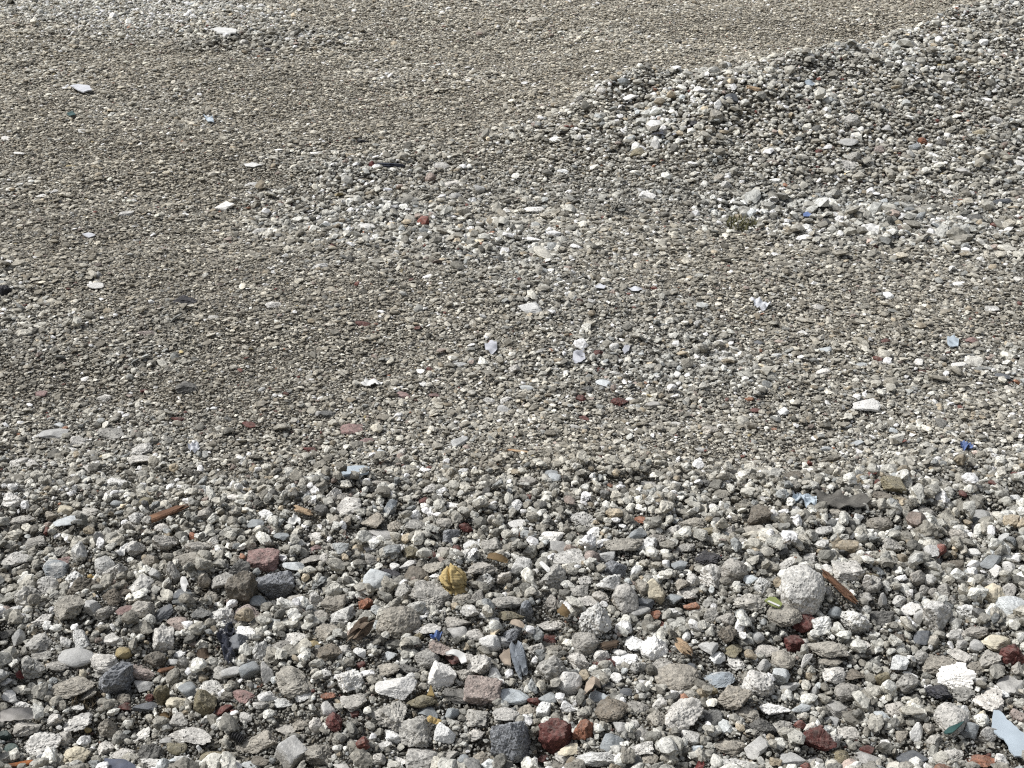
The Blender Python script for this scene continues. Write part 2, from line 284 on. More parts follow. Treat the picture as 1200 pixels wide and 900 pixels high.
# ------------------------------------------------------------------ the stones one can tell apart, tile by tile of the photograph
# each tile: origin and enlargement; lines: x y width height class [tilt] [shape letters] | own description | short name when others are described by it
TILES = {
(0, 570, 5.4545): """
80 95 110 90 wp
135 220 150 55 co f | flat grey slab lying alone near the left edge |
330 190 80 60 ta
430 155 90 60 cr
435 225 170 50 lb f | long flat bluish-white chip | the long bluish-white chip
580 165 130 70 co
745 115 80 45 sl r
935 110 90 65 ol
880 200 100 70 pa
940 215 80 60 co
820 270 120 100 cp
640 350 62 115 sm u
95 470 185 105 pa -12 | pale wedge with a long sloping top at the left edge | the pale left-edge wedge
240 360 130 75 co
385 420 110 65 co
510 430 150 140 pa t | pale angular stone with a blunt peak | the blunt-peaked pale stone
410 470 80 40 pr f
365 540 195 110 sv 8 | wide blue-grey speckled slab with pale streaks | the streaked blue-grey slab
320 640 135 140 pa b | pale clean-faced block, nearly as tall as wide | the clean-faced pale block
475 590 130 120 wp
545 655 195 165 br b | big dark brown block with a flat front face | the dark brown block
670 510 120 95 pa r
745 560 200 165 pa t | large pale boulder with a broad pyramid shape | the pyramid-shaped boulder
870 400 130 100 pa
925 445 100 75 pa
1050 360 150 140 co
965 500 100 110 ta r | round tan stone with a rust-brown patch | the rust-patched round stone
1000 575 100 95 sm -30
895 635 150 115 pa 10
1110 570 75 150 co u
1030 265 95 60 pa r
165 710 150 150 cp
440 775 200 145 ta b -15 | tan grey block with one smooth slanting face | the tan slant-faced block
720 700 120 105 br
800 678 105 50 br f
600 770 110 95 sm
660 805 150 95 cp
910 790 140 115 cp r
1030 820 145 80 sd -28 | dark blue-grey lens-shaped stone leaning to one side | the dark blue lens
800 790 120 55 pr
1140 870 140 80 pk r
1160 695 120 70 sd -25
270 855 130 70 wp
10 380 40 70 rb
""",
(200, 570, 5.4545): """
610 183 115 80 wh | bright white knobbly plaster lump behind the reddish-purple block | the knobbly plaster lump
545 242 110 50 sl f | flat slate-blue chip below the knobbly plaster lump |
415 72 100 35 ws f
715 325 110 45 sl f
152 320 55 45 ob
275 355 95 80 pa
220 170 110 85 co
170 400 150 85 co
105 468 150 95 ta
590 475 200 130 pr b | big reddish-purple block with a pale chipped front | the reddish-purple block
780 500 125 60 lb f | glossy light blue-white flat stone beside the reddish-purple block |
980 460 90 60 pa
890 470 130 50 co f
430 530 140 100 dk
665 632 230 180 gr | largest blue-grey speckled block of the upper rubble | the upper speckled block
455 655 165 200 br b | tall dark brown block against the upper speckled block | the tall brown block
320 610 150 110 co
215 610 70 100 ta u
265 722 140 105 ta t
550 735 110 75 sl r
650 765 110 90 co
810 745 130 110 co r
920 725 125 130 wp t | white pitted angular stone with a vertical front | the white pitted angular stone
1050 745 150 95 ta
325 850 170 140 wp b u | chalky white square block beside black crumpled film | the chalky square block
500 832 180 130 pk b | pinkish pale block with a bright broken face | the pinkish broken block
955 830 120 80 co
1100 842 200 130 pa -10
190 810 150 85 dk f
60 870 130 70 pk r
870 375 60 38 ws
915 402 90 45 pr
970 150 90 70 dk
1110 80 100 85 co
1140 120 160 110 pa
1080 385 140 75 co
920 320 90 55 wp
1050 220 80 60 ta
""",
(400, 570, 5.4545): """
320 145 115 115 sv t | grey stone with a bluish-white crust | the white-crusted grey stone
205 222 140 85 ta f | brownish slab with a thin white front edge |
540 90 80 38 rb
115 320 120 75 co
270 312 180 85 sm 6
370 352 200 65 sm f
340 262 100 65 ta
470 258 120 85 co
690 312 125 100 gr | dark granite lump between two brick pieces | the dark granite lump
800 272 85 62 rb | dark red brick nugget beside the dark granite lump |
660 230 90 60 co
840 378 120 80 ws 12
800 452 100 100 pa b 35 | off-white tilted block with a shaded end face | the tilted off-white block
970 395 130 115 co b
565 432 80 50 rb
745 400 60 50 rb
450 440 110 85 ol
660 410 80 55 co
430 503 105 45 ws f
350 515 70 60 ws
600 520 140 75 ta
310 550 140 60 bk f
370 592 90 80 pa
490 588 165 110 br r | dark rounded stone beside the yellow rag | the dark rounded stone
210 612 172 145 lb r | rounded bluish-white stone with a worn top | the rounded bluish-white stone
180 465 90 70 co
600 575 70 25 wh f
685 495 50 30 wh
890 522 190 95 co f
1160 515 140 125 pa r | big pale rounded stone above the brown curled leaf | the pale rounded stone
400 690 110 130 co r
575 705 250 165 co | large rough grey lump in front of the dark rounded stone | the large rough grey lump
930 620 115 120 wp
1040 590 95 110 pa
870 720 110 85 co
760 720 130 75 ta
140 760 100 85 ob | rust-stained peeling lump behind the weathered wood | the rust-stained lump
50 842 150 125 gr t
370 880 250 210 ta r | big rounded tan-grey boulder beside the weathered wood | the rounded tan boulder
515 840 60 45 wh
830 805 120 90 pa
720 870 180 75 co
1060 740 200 100 co
1080 830 200 65 ol f
1120 242 120 45 ws
40 235 60 80 ta
950 220 60 80 pa u
""",
(600, 570, 5.4545): """
265 322 150 90 ws -14 | off-white lump with a rounded back and sharp toe | the off-white humped lump
290 385 120 75 sm
520 300 80 70 wh
380 450 190 120 pa -8 | pale broken block streaked white on top | the white-topped pale block
510 460 90 90 pk r
320 515 115 65 pa
260 595 160 165 co | tall rough grey chunk under a white splinter | the tall rough chunk
720 372 225 62 ta f -4 | long narrow tan slab pointing sideways | the long tan slab
450 212 160 85 pa
840 220 140 28 ob 3
710 218 70 35 pk
700 250 60 26 wh f
800 300 120 55 sl
870 400 150 120 wp
1040 285 95 70 pa
620 440 130 70 sm
670 520 190 140 gr t | pointed blue-grey granite stone over pale pieces | the pointed granite stone
640 622 180 135 wp
780 550 60 115 ws u 25 | thin white upright slab leaning in the pile | the leaning white slab
735 592 80 80 wp
710 712 175 160 pa r 15 | big off-white rounded boulder, smooth on its front | the smooth off-white boulder
830 640 90 135 ta u
925 685 110 150 cr u | cream upright stone with a white top | the cream upright stone
850 745 110 65 sd
900 815 110 50 ob | orange-red brick sliver resting on a grey oblong stone |
1035 722 110 80 sl
800 800 150 58 sm r | smooth grey oblong stone below the smooth off-white boulder |
545 850 250 220 wp t u | tallest white-faced block in the middle of the heap | the tall white-faced block
105 815 92 150 gr u | upright oval of dark speckled granite | the upright granite oval
470 740 180 68 pa
570 710 100 80 pa
440 660 120 75 co
1080 500 110 60 sl
1165 612 90 110 pa
1080 625 110 85 ta
1140 682 90 55 co
230 885 220 70 pa
960 785 140 75 pa
250 740 120 85 co
940 340 100 55 co
1120 400 130 60 co
480 600 100 60 pa
""",
(800, 570, 5.4545): """
702 115 50 48 lb r
755 95 50 42 lb r
490 190 160 115 br | dark brown lump on the crest in front of the jagged sheet | the crest lump
210 160 75 95 ws
70 240 150 68 ta
155 290 92 80 ol
450 285 120 78 ta
300 285 80 58 pa
350 352 105 66 pa
1000 180 120 75 ta
1120 205 60 100 ws
900 292 120 55 pa
640 330 110 105 pa
170 462 190 95 bk | jet black crumbly lump of asphalt | the black asphalt lump
655 505 135 62 pa -42 | pale finger-shaped piece of concrete lying aslant | the pale finger of concrete
815 455 95 75 pa -30
325 540 150 140 co r | rounded grey stone just behind the pitted white pair | the rounded grey stone
190 590 150 150 wp
75 612 100 90 pa
430 592 80 55 lb
500 632 150 135 wp t | white-speckled knobbly stone behind the green shard | the white-speckled stone
430 740 175 98 cp
760 670 245 265 pa r u | biggest smooth round pale boulder, egg-shaped, with small pits | the egg-shaped boulder
645 820 200 140 ta r | brown-grey boulder half under the egg-shaped boulder | the half-hidden boulder
775 870 150 95 rb b | dark red brick lump in front of the egg-shaped boulder | the dark brick lump
365 800 120 100 br
1055 548 180 115 pa b -6 | pale oblong block behind the brown plank | the oblong block by the plank
930 530 80 66 ws
887 892 125 130 wp b | square-cut white pitted cube | the white pitted cube
975 810 80 80 sl r
1075 855 200 185 wp | large white lump riddled with dark pits | the riddled white lump
1175 620 60 100 pa u
1170 710 90 50 co
920 680 70 85 co
960 725 85 75 co
35 690 120 60 pa
180 740 90 78 co
190 830 100 95 co
270 852 110 75 co
""",
(980, 570, 5.4545): """
480 35 50 66 ws u
600 47 60 42 wh
360 76 90 46 ol
800 50 60 40 rb
275 242 180 88 ta r | wide tan boulder on the crest near the jagged sheet | the wide tan boulder
500 182 52 70 ws
590 168 120 75 co
890 190 140 105 sm
1010 200 120 78 co
890 282 55 80 bk
415 315 46 62 wh
1070 330 66 105 sm 40
765 322 130 100 co
350 388 150 100 co
115 412 105 88 ta
205 440 110 22 ws f
290 440 50 34 rb
990 482 145 76 sl | slate-blue oblong stone behind two white pieces |
890 430 92 60 ws
925 522 90 55 wh
1000 545 95 60 ws -35
1105 518 70 72 ws r
1145 440 50 42 wh
740 520 150 130 br f
520 592 100 105 co r
610 602 92 86 pa
740 592 76 95 ta
230 632 100 105 co
205 710 112 42 pa f
290 738 72 105 sm u t
470 786 126 72 ws -16 | smooth white wedge standing clear of its neighbours | the smooth white wedge
290 840 170 115 dk | dark grey boulder beside the smooth white wedge | the dark grey boulder
640 822 172 165 wp r | pale round stone with a crumbling pitted surface | the crumbling round stone
540 835 74 120 sm u
1000 695 140 130 cr b 30 | yellowish-cream block with rust-brown spots | the rust-spotted cream block
1100 672 120 76 pa
1105 785 190 150 lb | large bluish-white boulder at the right-hand edge | the bluish-white boulder
1150 632 110 62 bk
560 672 70 86 co
625 690 72 66 co
700 675 80 76 co
400 732 92 66 pa
740 735 80 76 co
830 802 110 92 wp
370 790 80 86 ta
980 612 125 46 co
220 572 92 48 ol
""",  # the broad flat dark brown slab of this tile has shadow put into its colour
(0, 735, 5.4545): """
40 42 110 58 dk
110 78 118 135 sm t 12 | smooth grey stone with a slanting top by the left edge | the smooth slanting stone
265 95 170 115 co
430 97 82 70 pa
515 78 130 105 pa
720 87 132 76 pa
1045 88 140 145 pa b | pale upright block with a split face | the pale split block
790 167 92 76 yl r | mustard yellow stone, dark on one side | the mustard stone
995 202 120 98 br r
1110 226 80 46 sm r
1155 177 84 46 wh
40 176 84 56 ws
210 252 150 140 cp
270 170 120 66 co
490 196 200 98 sm r
365 244 150 78 co
680 222 180 120 pa
600 172 100 52 ws
525 302 46 58 cr u
740 342 198 212 gr | big upright speckled grey boulder among low rubble | the upright speckled boulder
480 382 260 112 ta b | wide tan-grey angular slab touching the upright speckled boulder | the wide tan slab
550 442 210 78 ta -28 | grey-brown slab leaning down from the wide tan slab |
890 290 185 95 pk
640 302 90 66 co
60 452 92 86 ws
1030 450 88 165 ol u 10 | olive-grey upright stone beside the brick nugget |
960 460 50 62 rb
795 512 82 56 rb | bright red brick nugget in front of the upright speckled boulder | the red brick nugget
910 512 162 70 sd
930 376 140 72 sm
1140 488 132 94 cr
800 455 92 72 ta
150 500 110 46 wh
265 540 52 48 wh
145 642 182 102 cp | grey pitted mound-shaped stone in front of the curled strip | the mound-shaped stone
500 512 82 56 wp
350 592 92 86 pa
510 602 182 112 wp
685 657 162 146 ta t | three-cornered tan-grey stone, pointed on top | the three-cornered stone
235 755 240 160 wp | broad white-grey crust full of small holes | the broad holed crust
410 712 112 105 pa
540 727 92 76 wh
562 662 40 46 yl
910 690 170 105 wp -38
30 690 80 80 tl
62 782 105 62 tl
485 825 166 125 cr b | cream-topped block with a dark brown front | the cream-topped block
350 803 60 80 sm
290 850 92 86 sd r
665 782 112 86 pa
615 852 92 66 dk
795 822 162 82 pa
970 792 192 146 dk t | dark grey stone with a sloping roof-like top | the roof-shaped stone
1010 870 205 72 wp
1130 780 122 66 ol r
1070 722 92 60 sm
1160 702 100 70 co
1150 602 112 86 co
1140 845 102 46 lb
""",
(200, 735, 5.4545): """
480 42 122 78 wh | bright white plaster lump beside the black film | the plaster lump by the film
425 118 122 120 sd b | dark slate piece propped against black film |
590 157 152 138 wp t | white rounded triangle peppered with dark specks | the peppered white stone
905 110 92 48 yl r | smooth yellow-green oval pebble | the yellow-green pebble
1000 50 192 145 ta | big tan-grey boulder behind the yellow-green pebble | the tan-grey boulder
730 132 150 72 co
800 72 140 62 pa
990 172 170 115 br
1080 190 52 48 wh
1110 142 82 56 pa
505 277 117 100 sl r | round slate-blue pebble in front of the peppered stone | the round slate pebble
620 290 112 130 sm t | blue-grey pointed stone with a white foot beside the round slate pebble | the blue-grey pointed stone
390 290 122 68 sm r
310 297 92 76 co
785 342 232 165 ta | large tan boulder with three broad faces | the large tan boulder
835 427 132 95 ws | small white-grey stone with sharp edges leaning on the large tan boulder |
1150 345 190 135 wp b | chalky white block with a grey shadowed end | the chalky white block
990 297 112 66 wp
115 402 117 86 sl r
85 242 82 86 co
265 390 140 100 pa
220 492 132 165 ol b -14 | olive-tan upright slab with a grey top | the olive upright slab
120 522 92 76 sm
460 442 142 66 pr
330 542 132 66 rb -28 | dark red brick flake, long and tilted | the tilted brick flake
620 442 112 66 ws
580 497 100 56 pa
990 440 112 52 ob
1060 612 118 110 rb | fist-like dark red brick lump among pale gravel | the fist-like brick lump
1000 522 100 86 sm
1150 475 112 80 pa
560 745 330 165 ta -22 | longest rough tan-brown slab, leaning towards the camera side | the long rough slab
770 805 182 165 sm b | smooth grey boulder beside the lowest tan boulder | the smooth grey boulder
935 812 212 160 ta | lowest broad tan boulder at the bottom edge | the lowest tan boulder
250 847 156 100 ol r | round mossy-brown boulder near the bottom edge | the mossy-brown boulder
50 780 100 66 ol
120 700 262 92 pa
515 885 150 36 lb
470 577 92 46 pa
510 602 92 66 lb
740 652 122 76 co
840 622 100 56 ta
930 632 82 86 pa
720 490 122 56 wp
85 865 180 66 wp
940 888 62 40 cr
1170 552 60 46 rb
1100 890 120 46 sm
580 850 120 60 br
""",
(400, 735, 5.4545): """
740 36 132 78 sm r | smooth grey oval stone next to the blue scrap | the smooth grey oval
840 57 112 78 pa r
550 12 162 48 pa
505 60 82 56 ol
950 102 122 108 ws r | rounded white stone beside the dark granite chip | the rounded white stone
1035 87 72 66 ws
1095 52 122 92 gr
310 180 102 76 lb t
130 162 92 56 ws
95 202 92 66 lb
620 130 202 95 pk
550 212 150 120 co r
585 255 92 115 ta u
720 206 92 56 rb | dark red brick chip tucked below the white curved plastic | the tucked brick chip
800 196 92 76 ws
890 262 142 138 pa
985 307 92 76 ws
1050 190 82 105 pk f 60
640 312 166 145 ws b | white many-faced block, sharp on every edge | the sharp white block
365 385 252 112 ws | broad white flat-topped block with a grey underside | the flat-topped white block
800 312 102 86 co
905 412 212 146 pk b | brown-pink boulder with a bright face on one side | the two-tone boulder
740 432 182 84 dk
280 282 182 86 ta -22
430 272 132 56 dk
1100 432 182 105 lb f
520 470 172 78 ol f
100 477 162 102 co
330 565 252 180 cp | big dark grey lump full of holes, like a sponge | the spongy grey lump
705 552 102 78 sl r | egg-smooth pale green-grey pebble | the green-grey pebble
550 552 122 66 sl
880 572 202 122 cp
495 690 212 175 co | grey boulder topped by an orange-tan stain | the stained boulder
655 675 152 130 ws t
350 702 142 100 wh
1085 742 242 285 gr u b | biggest blue-grey granite block, standing at the bottom edge | the biggest granite block
1050 567 152 90 pa
510 838 182 132 pa b
240 850 112 76 pa
370 857 112 56 ws
270 760 102 66 pa
90 742 72 56 sm
150 725 52 28 wh
890 837 122 76 ta
700 812 112 66 co
870 692 112 76 pa
60 882 82 46 sm
770 852 82 56 sl
100 560 52 46 rb
120 250 62 46 rb
12 612 60 76 rb
430 325 112 70 ws
690 870 92 60 pa
""",
(600, 735, 5.4545): """
245 76 102 56 rb
470 102 152 132 co r | rounded grey concrete ball below the tall white-faced block | the concrete ball
250 26 222 66 pa
430 215 160 90 pa
440 240 180 70 sl f
575 182 92 86 pa
600 240 144 68 rb | flat dark red brick piece in front of the white plaster cluster | the flat brick piece
795 102 165 102 wh 10 | upper bright white plaster lump of the cluster | the plaster cluster
910 147 162 145 wh | largest bright white plaster lump, beside the orange wood chunk | the largest plaster lump
757 202 117 86 wh | small white plaster ball in front of the plaster cluster |
680 215 92 64 wh r
690 160 82 38 ws f
965 78 92 78 lb
730 60 195 105 ol
260 285 175 215 co b 18 | tall grey block with one bright and one dark side | the bright-and-dark block
370 362 146 150 ws r | white rounded stone with a grey shaded flank | the white rounded stone
260 152 132 86 ta
150 142 102 86 pa
800 262 112 86 co
960 240 132 86 co
1060 325 256 155 ta r | wide flat-topped tan-grey boulder right of centre | the flat-topped tan boulder
570 272 122 52 sm r
630 530 200 135 br r | dark olive-brown stone with a slate-white shoulder | the dark olive stone
555 452 105 90 lb
140 472 72 66 rb
225 452 102 62 sl f
200 537 102 92 ws b
80 547 122 90 ta
360 522 92 82 wh
160 612 152 110 cp
280 700 182 180 rb b | large wine-red brick piece beside the orange brick | the wine-red brick
448 675 122 165 ob 28 | rough orange-brown brick leaning on the wine-red brick | the orange-brown brick
380 782 162 52 cr f
1090 552 235 205 pa | very large pale grey boulder with a rounded shoulder | the round-shouldered boulder
625 737 162 130 sl | blue-grey mottled stone in front of the dark olive stone | the mottled blue-grey stone
830 778 192 92 wp
870 850 112 76 ta r
540 855 232 95 wp
330 842 152 76 pa
200 842 82 56 rb
730 832 122 92 co
910 592 132 95 ta
1130 712 122 102 pa
940 502 86 86 pa
800 512 142 86 co
690 642 112 86 sm
770 620 92 56 pa
670 332 82 56 ws
740 416 92 46 sd
1075 422 82 56 pa
1140 246 82 42 sd
1180 792 82 86 lb
840 682 92 72 co
""",
(800, 735, 5.4545): """
270 52 132 105 br
180 136 142 76 sm
215 192 102 78 wh | snow white plaster lump with frilled edges | the frilled plaster lump
330 228 132 86 wp
320 152 112 86 ol
480 66 82 66 sm r
525 152 152 86 pa r
710 110 112 100 rb b
930 150 235 88 ta -8 f | long tan bar of concrete lying under the riddled lump | the long tan bar
960 216 152 50 ta f
780 120 72 76 pa
780 225 50 140 ws u 15
640 212 130 110 ta r
690 215 92 90 pa
515 245 82 76 sm
630 312 112 105 lb
240 342 292 92 sv -20 | long blue-grey slab with white streaks | the white-streaked slab
485 372 192 180 wp r | pale round stone riddled with dark holes | the holed round stone
325 450 222 155 ta b -14 | tan-grey block with a single orange speck | the orange-speck block
660 387 142 56 sm -12
950 312 162 100 pa
1090 310 152 76 br
1040 415 142 115 co r
840 422 52 86 sm u
565 525 200 105 wh f | chalk-white splash of plaster over a brown stone | the chalk-white splash
430 562 162 112 ta
490 655 190 140 dk | dark grey hollowed lump with deep pits | the hollowed dark lump
1000 522 152 86 sm
860 735 222 150 rb | dark red-brown stone with a pink end | the red-brown stone
820 655 92 86 pa
470 772 152 100 sm b -20
300 762 172 90 ta
200 820 132 125 pa
320 872 202 56 wp
690 850 152 95 sm
850 862 132 70 sm
1020 822 162 105 ol t
720 700 112 86 ta
1060 690 152 86 pa
970 735 102 86 co
190 582 122 100 dk
50 712 102 100 pa
760 512 142 62 lb
1160 112 82 50 ws
960 602 102 66 sm
650 640 142 80 co
""",
(980, 735, 5.4545): """
770 46 132 72 pa f
880 32 152 82 co
1035 95 182 105 cr | cream lumpy stone beside the dark red brick at the edge | the cream lumpy stone
1140 172 152 142 rb | dark red brick lump at the right-hand edge | the right-edge brick
985 202 142 115 cp
800 190 126 86 pa
890 116 92 86 sm
795 106 82 72 sm
880 262 122 76 ta
380 82 112 66 br
540 75 120 95 sd
625 92 80 92 ta
400 235 102 92 ws
530 202 92 76 co
650 242 225 100 ta
295 350 92 125 ol u
440 370 152 125 co
480 310 102 40 wh f | smooth white oval chip lying flat on grey rubble | the white oval chip
770 335 232 185 wh | biggest bright white plaster lump, on the pile's right part | the biggest plaster lump
825 428 152 78 cp
670 430 182 115 bk | charcoal black slab in front of the biggest plaster lump | the charcoal slab
980 472 202 130 wp
1080 432 92 76 wh
735 588 196 165 pa r | round pale cobble like a loaf | the loaf-shaped cobble
840 547 95 86 ws f 40
930 572 92 108 cr t u | smooth yellow-cream cone-shaped stone | the cream cone
862 660 108 110 sl b | lavender-grey block with white smears | the lavender-grey block
970 702 102 100 pa
485 842 172 108 sd r | smooth dark blue-grey boulder at the bottom edge | the dark blue-grey boulder
910 862 182 86 ob
1045 850 102 95 ws
430 692 82 86 ta
520 672 90 112 ws
285 572 122 66 lb
1120 380 150 105 sm
1170 562 102 86 pk
210 842 152 86 sm
630 742 102 102 co
600 652 82 76 co
750 822 122 76 pa
380 520 122 86 pa
320 745 82 56 wh
200 782 92 42 rb f
1160 272 82 76 cp
930 350 102 56 pa
""",
# farther off
(0, 300, 3.0): """
507 475 28 14 rb
625 575 50 20 rb
880 592 66 18 rb | dark red flat brick chip lying alone on fine gravel |
1093 682 60 24 rb
145 486 56 18 pr
400 630 120 40 co | long grey slab with a dark undercut, on the flat ground | the undercut slab
500 680 110 44 pa -14 | white-edged slab propped up over a dark gap | the propped slab
265 650 70 40 pa
655 158 90 34 bk
535 163 26 18 wh
125 210 30 10 ws
960 175 60 24 pa
510 270 60 18 pk
650 465 90 36 dk
610 485 60 36 pa
1095 790 90 40 sm | flat grey oval stone on the fine gravel behind the orange splinter | the flat grey oval
830 850 60 20 wh f
1118 555 26 26 sm r
1155 555 60 30 dk
755 537 26 16 wh
920 470 34 16 sm
1170 845 60 60 pa
930 892 50 20 wh
210 595 40 22 lb
185 625 110 36 sm
60 725 70 36 pa
40 860 60 50 ws
315 748 50 26 pa
490 715 90 22 pa f
18 125 40 50 bk u | small black lump alone on the fine gravel at the left edge |
1130 38 60 26 ws
750 215 40 16 pa
340 102 60 12 ws f
300 432 30 18 ws
415 800 80 34 ws
540 870 90 30 ta
560 820 70 26 co
120 735 50 26 pa
360 500 60 26 pa
""",
(400, 300, 3.0): """
30 610 84 28 pr b | flat brick-pink tile piece in the middle distance | the pink tile piece
85 648 60 18 pr
900 345 44 30 rb
978 512 66 38 rb | dark red brick lump on the flat, farther off than the rubble | the far brick lump
838 505 40 28 rb
850 572 40 20 rb
308 400 28 18 rb
300 855 50 20 rb
75 240 60 14 rb
220 490 60 24 pr
325 490 50 20 pr
280 408 32 20 wh
802 135 32 26 wh | small bright white chip on distant fine gravel |
668 184 80 18 ws f
430 755 36 14 wh f
958 322 32 30 ws r
1183 418 32 26 ws r
603 398 46 36 pa
752 780 52 32 lb r | smooth bluish pebble beside a flatter one |
738 762 46 22 sl r
655 798 66 38 co b | square-ended grey stone behind the foreground rubble |
415 655 60 34 sm -20
568 540 60 34 sm
520 510 50 26 pa
575 508 50 24 pa
310 820 60 36 pa
865 472 42 30 dk b
910 400 30 20 rb
650 465 56 20 lb
420 382 50 18 sm
715 600 40 20 ta
960 412 40 18 ws
925 450 60 16 lb
1095 525 50 36 sm
1020 505 40 26 ws
1080 800 56 22 pa f
820 600 40 20 pa
140 690 40 20 lb
1170 590 50 20 pa
140 800 60 26 co
400 880 60 26 ws
215 690 40 28 pa
""",
(800, 300, 3.0): """
715 300 46 18 rb
1012 297 60 16 pr
250 542 46 16 rb
845 407 28 16 rb
1170 770 44 18 rb
588 787 26 20 rb
985 838 36 24 rb
270 306 44 20 sd
635 384 46 14 lb
500 330 50 22 lb
350 550 42 34 wh
330 352 44 22 ws
75 386 28 16 wh
22 810 36 26 wh | small round white chip just behind the rubble crest |
615 660 56 24 lb
505 680 44 18 sl
1130 424 56 14 sd f
640 527 100 20 ws f | long thin off-white strip of stone on the flat ground | the thin off-white strip
100 615 60 36 co
390 812 44 40 ta b
1175 852 50 20 ws
805 830 30 36 ws u
870 835 34 26 ws
740 810 80 60 ol
738 850 50 24 ol
700 845 60 30 br
385 775 70 34 br
510 775 80 24 br
80 800 44 34 dk
580 600 50 26 sl
740 615 40 20 lb
230 170 0 0 xx
140 215 24 16 ws
720 140 40 22 ws
975 100 46 22 ws
475 180 50 26 pa
490 410 56 26 ws
830 375 34 28 ws
965 385 60 22 ws -20
1090 185 60 18 pa
1180 85 40 20 pa
880 156 20 10 wh
420 270 34 18 ws
1140 465 34 22 pa
60 680 40 20 pa
""",
(0, 0, 3.0): """
855 153 30 24 pa
910 142 30 20 pa
715 128 26 14 wh
440 752 60 16 pa -10
785 730 70 26 ws -8
640 105 30 8 ws
20 490 46 18 ws
70 540 40 10 ws f
290 465 34 18 ws
975 528 40 8 wh f
1100 540 60 14 ws
1085 800 70 18 pa
905 815 60 20 pa
885 650 60 12 ws
145 690 34 12 ws
1145 222 30 14 ws
775 245 24 14 wh
65 650 44 14 ws
245 585 40 14 yl
190 675 30 14 ws
1168 865 36 20 rb
940 180 26 24 bk
605 82 16 14 rb
46 108 30 14 ws
240 107 34 12 ws
1115 845 20 16 wh
""",
(400, 0, 3.0): """
915 327 40 34 pa r | pale rounded stone lying off the tip of the far windrow |
845 348 34 24 dk
1010 342 72 20 ws -12 | flat white slab sticking out of the far windrow's tip | the far white slab
1100 510 44 46 ws t | pale three-cornered stone in front of the far windrow |
465 705 36 24 wh
90 795 72 26 ws | off-white lump alone in the middle distance |
670 842 60 18 wh f | thin white slab casting a dark line beneath |
310 632 44 46 pk r | tan-pink rounded stone behind the far gravel band |
350 590 60 30 pa
285 520 32 18 pa
385 650 70 30 pa
410 690 50 30 sm
680 740 70 24 ws
690 758 40 14 wh
75 500 44 20 bk
575 668 56 24 ta
755 490 50 18 ws
630 375 30 12 ws
1075 690 60 40 ws
485 668 44 36 sm
1150 440 40 20 ws
1040 545 50 40 ol
875 502 24 12 wh
1045 94 20 14 wh
1170 590 30 16 pa
780 605 40 20 ws
""",
(800, 0, 3.0): """
117 410 50 52 ta b | tan-grey square block halfway down the far windrow | the far tan block
95 460 36 42 ta
40 435 40 24 bk
150 232 46 30 ws r
125 372 34 34 ws
340 215 40 26 pa
172 348 60 34 sd
685 530 64 34 pk r | pinkish boulder beside an orange brick in the far band |
838 497 38 28 ob | bright orange-red brick nugget on the far gravel band | the far orange brick
965 702 40 14 ob
480 535 30 20 rb
815 525 44 40 sl
880 546 50 22 wh | flat white stone in front of the far orange brick |
920 672 52 26 wh | bright white lump in front of the gravel band, off to one side |
1032 577 34 26 lb r
908 505 40 34 dk
560 500 100 28 sm
598 552 66 40 co
570 585 90 30 pa
1050 470 60 32 cr | cream-topped stone on the dark flank of the far windrow |
1098 430 54 38 pa
320 635 44 22 ws
695 497 44 22 ws
655 160 0 0 xx
1056 153 30 28 wh | white chip high on the far windrow |
500 340 66 26 ws
1110 348 30 10 wh
580 425 80 40 pa
720 455 50 30 sm
1180 580 50 26 ws
990 605 80 30 sm
450 375 34 26 pr
322 570 52 20 pk
130 628 40 30 ta
155 655 40 36 pa
665 885 40 16 ws
1020 210 16 18 rb
910 230 34 12 yl
435 355 34 18 pk
620 460 34 30 ws
470 590 26 14 rb
1120 710 70 30 sd
""",
}
SEEN = []
sid = 0
for (ox, oy, k), txt in TILES.items():
    for ln in txt.strip().splitlines():
        p = [q.strip() for q in ln.split('|')]; t = p[0].split(); sid += 1
        if t[4] == 'xx': continue
        x, y, w, h = [float(q) for q in t[:4]]; rot = 0.0; opt = ''
        for q in t[5:]:
            if re.fullmatch(r'-?\d+', q): rot = float(q)
            else: opt += q
        px, py, w, h = ox + x / k, oy + y / k, w / k, h / k
        if any(abs(px - a) < .33 * (w + c) and abs(py - b) < .33 * (h + d) and w < c * 1.3 for a, b, c, d in SEEN) and len(p) < 2: continue
        SEEN.append((px, py, w, h))
        lay_stone(px, py, w, h, t[4], rot, opt, p[1] if len(p) > 1 and p[1] else None, p[2] if len(p) > 2 and p[2] else None, seed=sid)
print('stones by hand', len(KEEP))
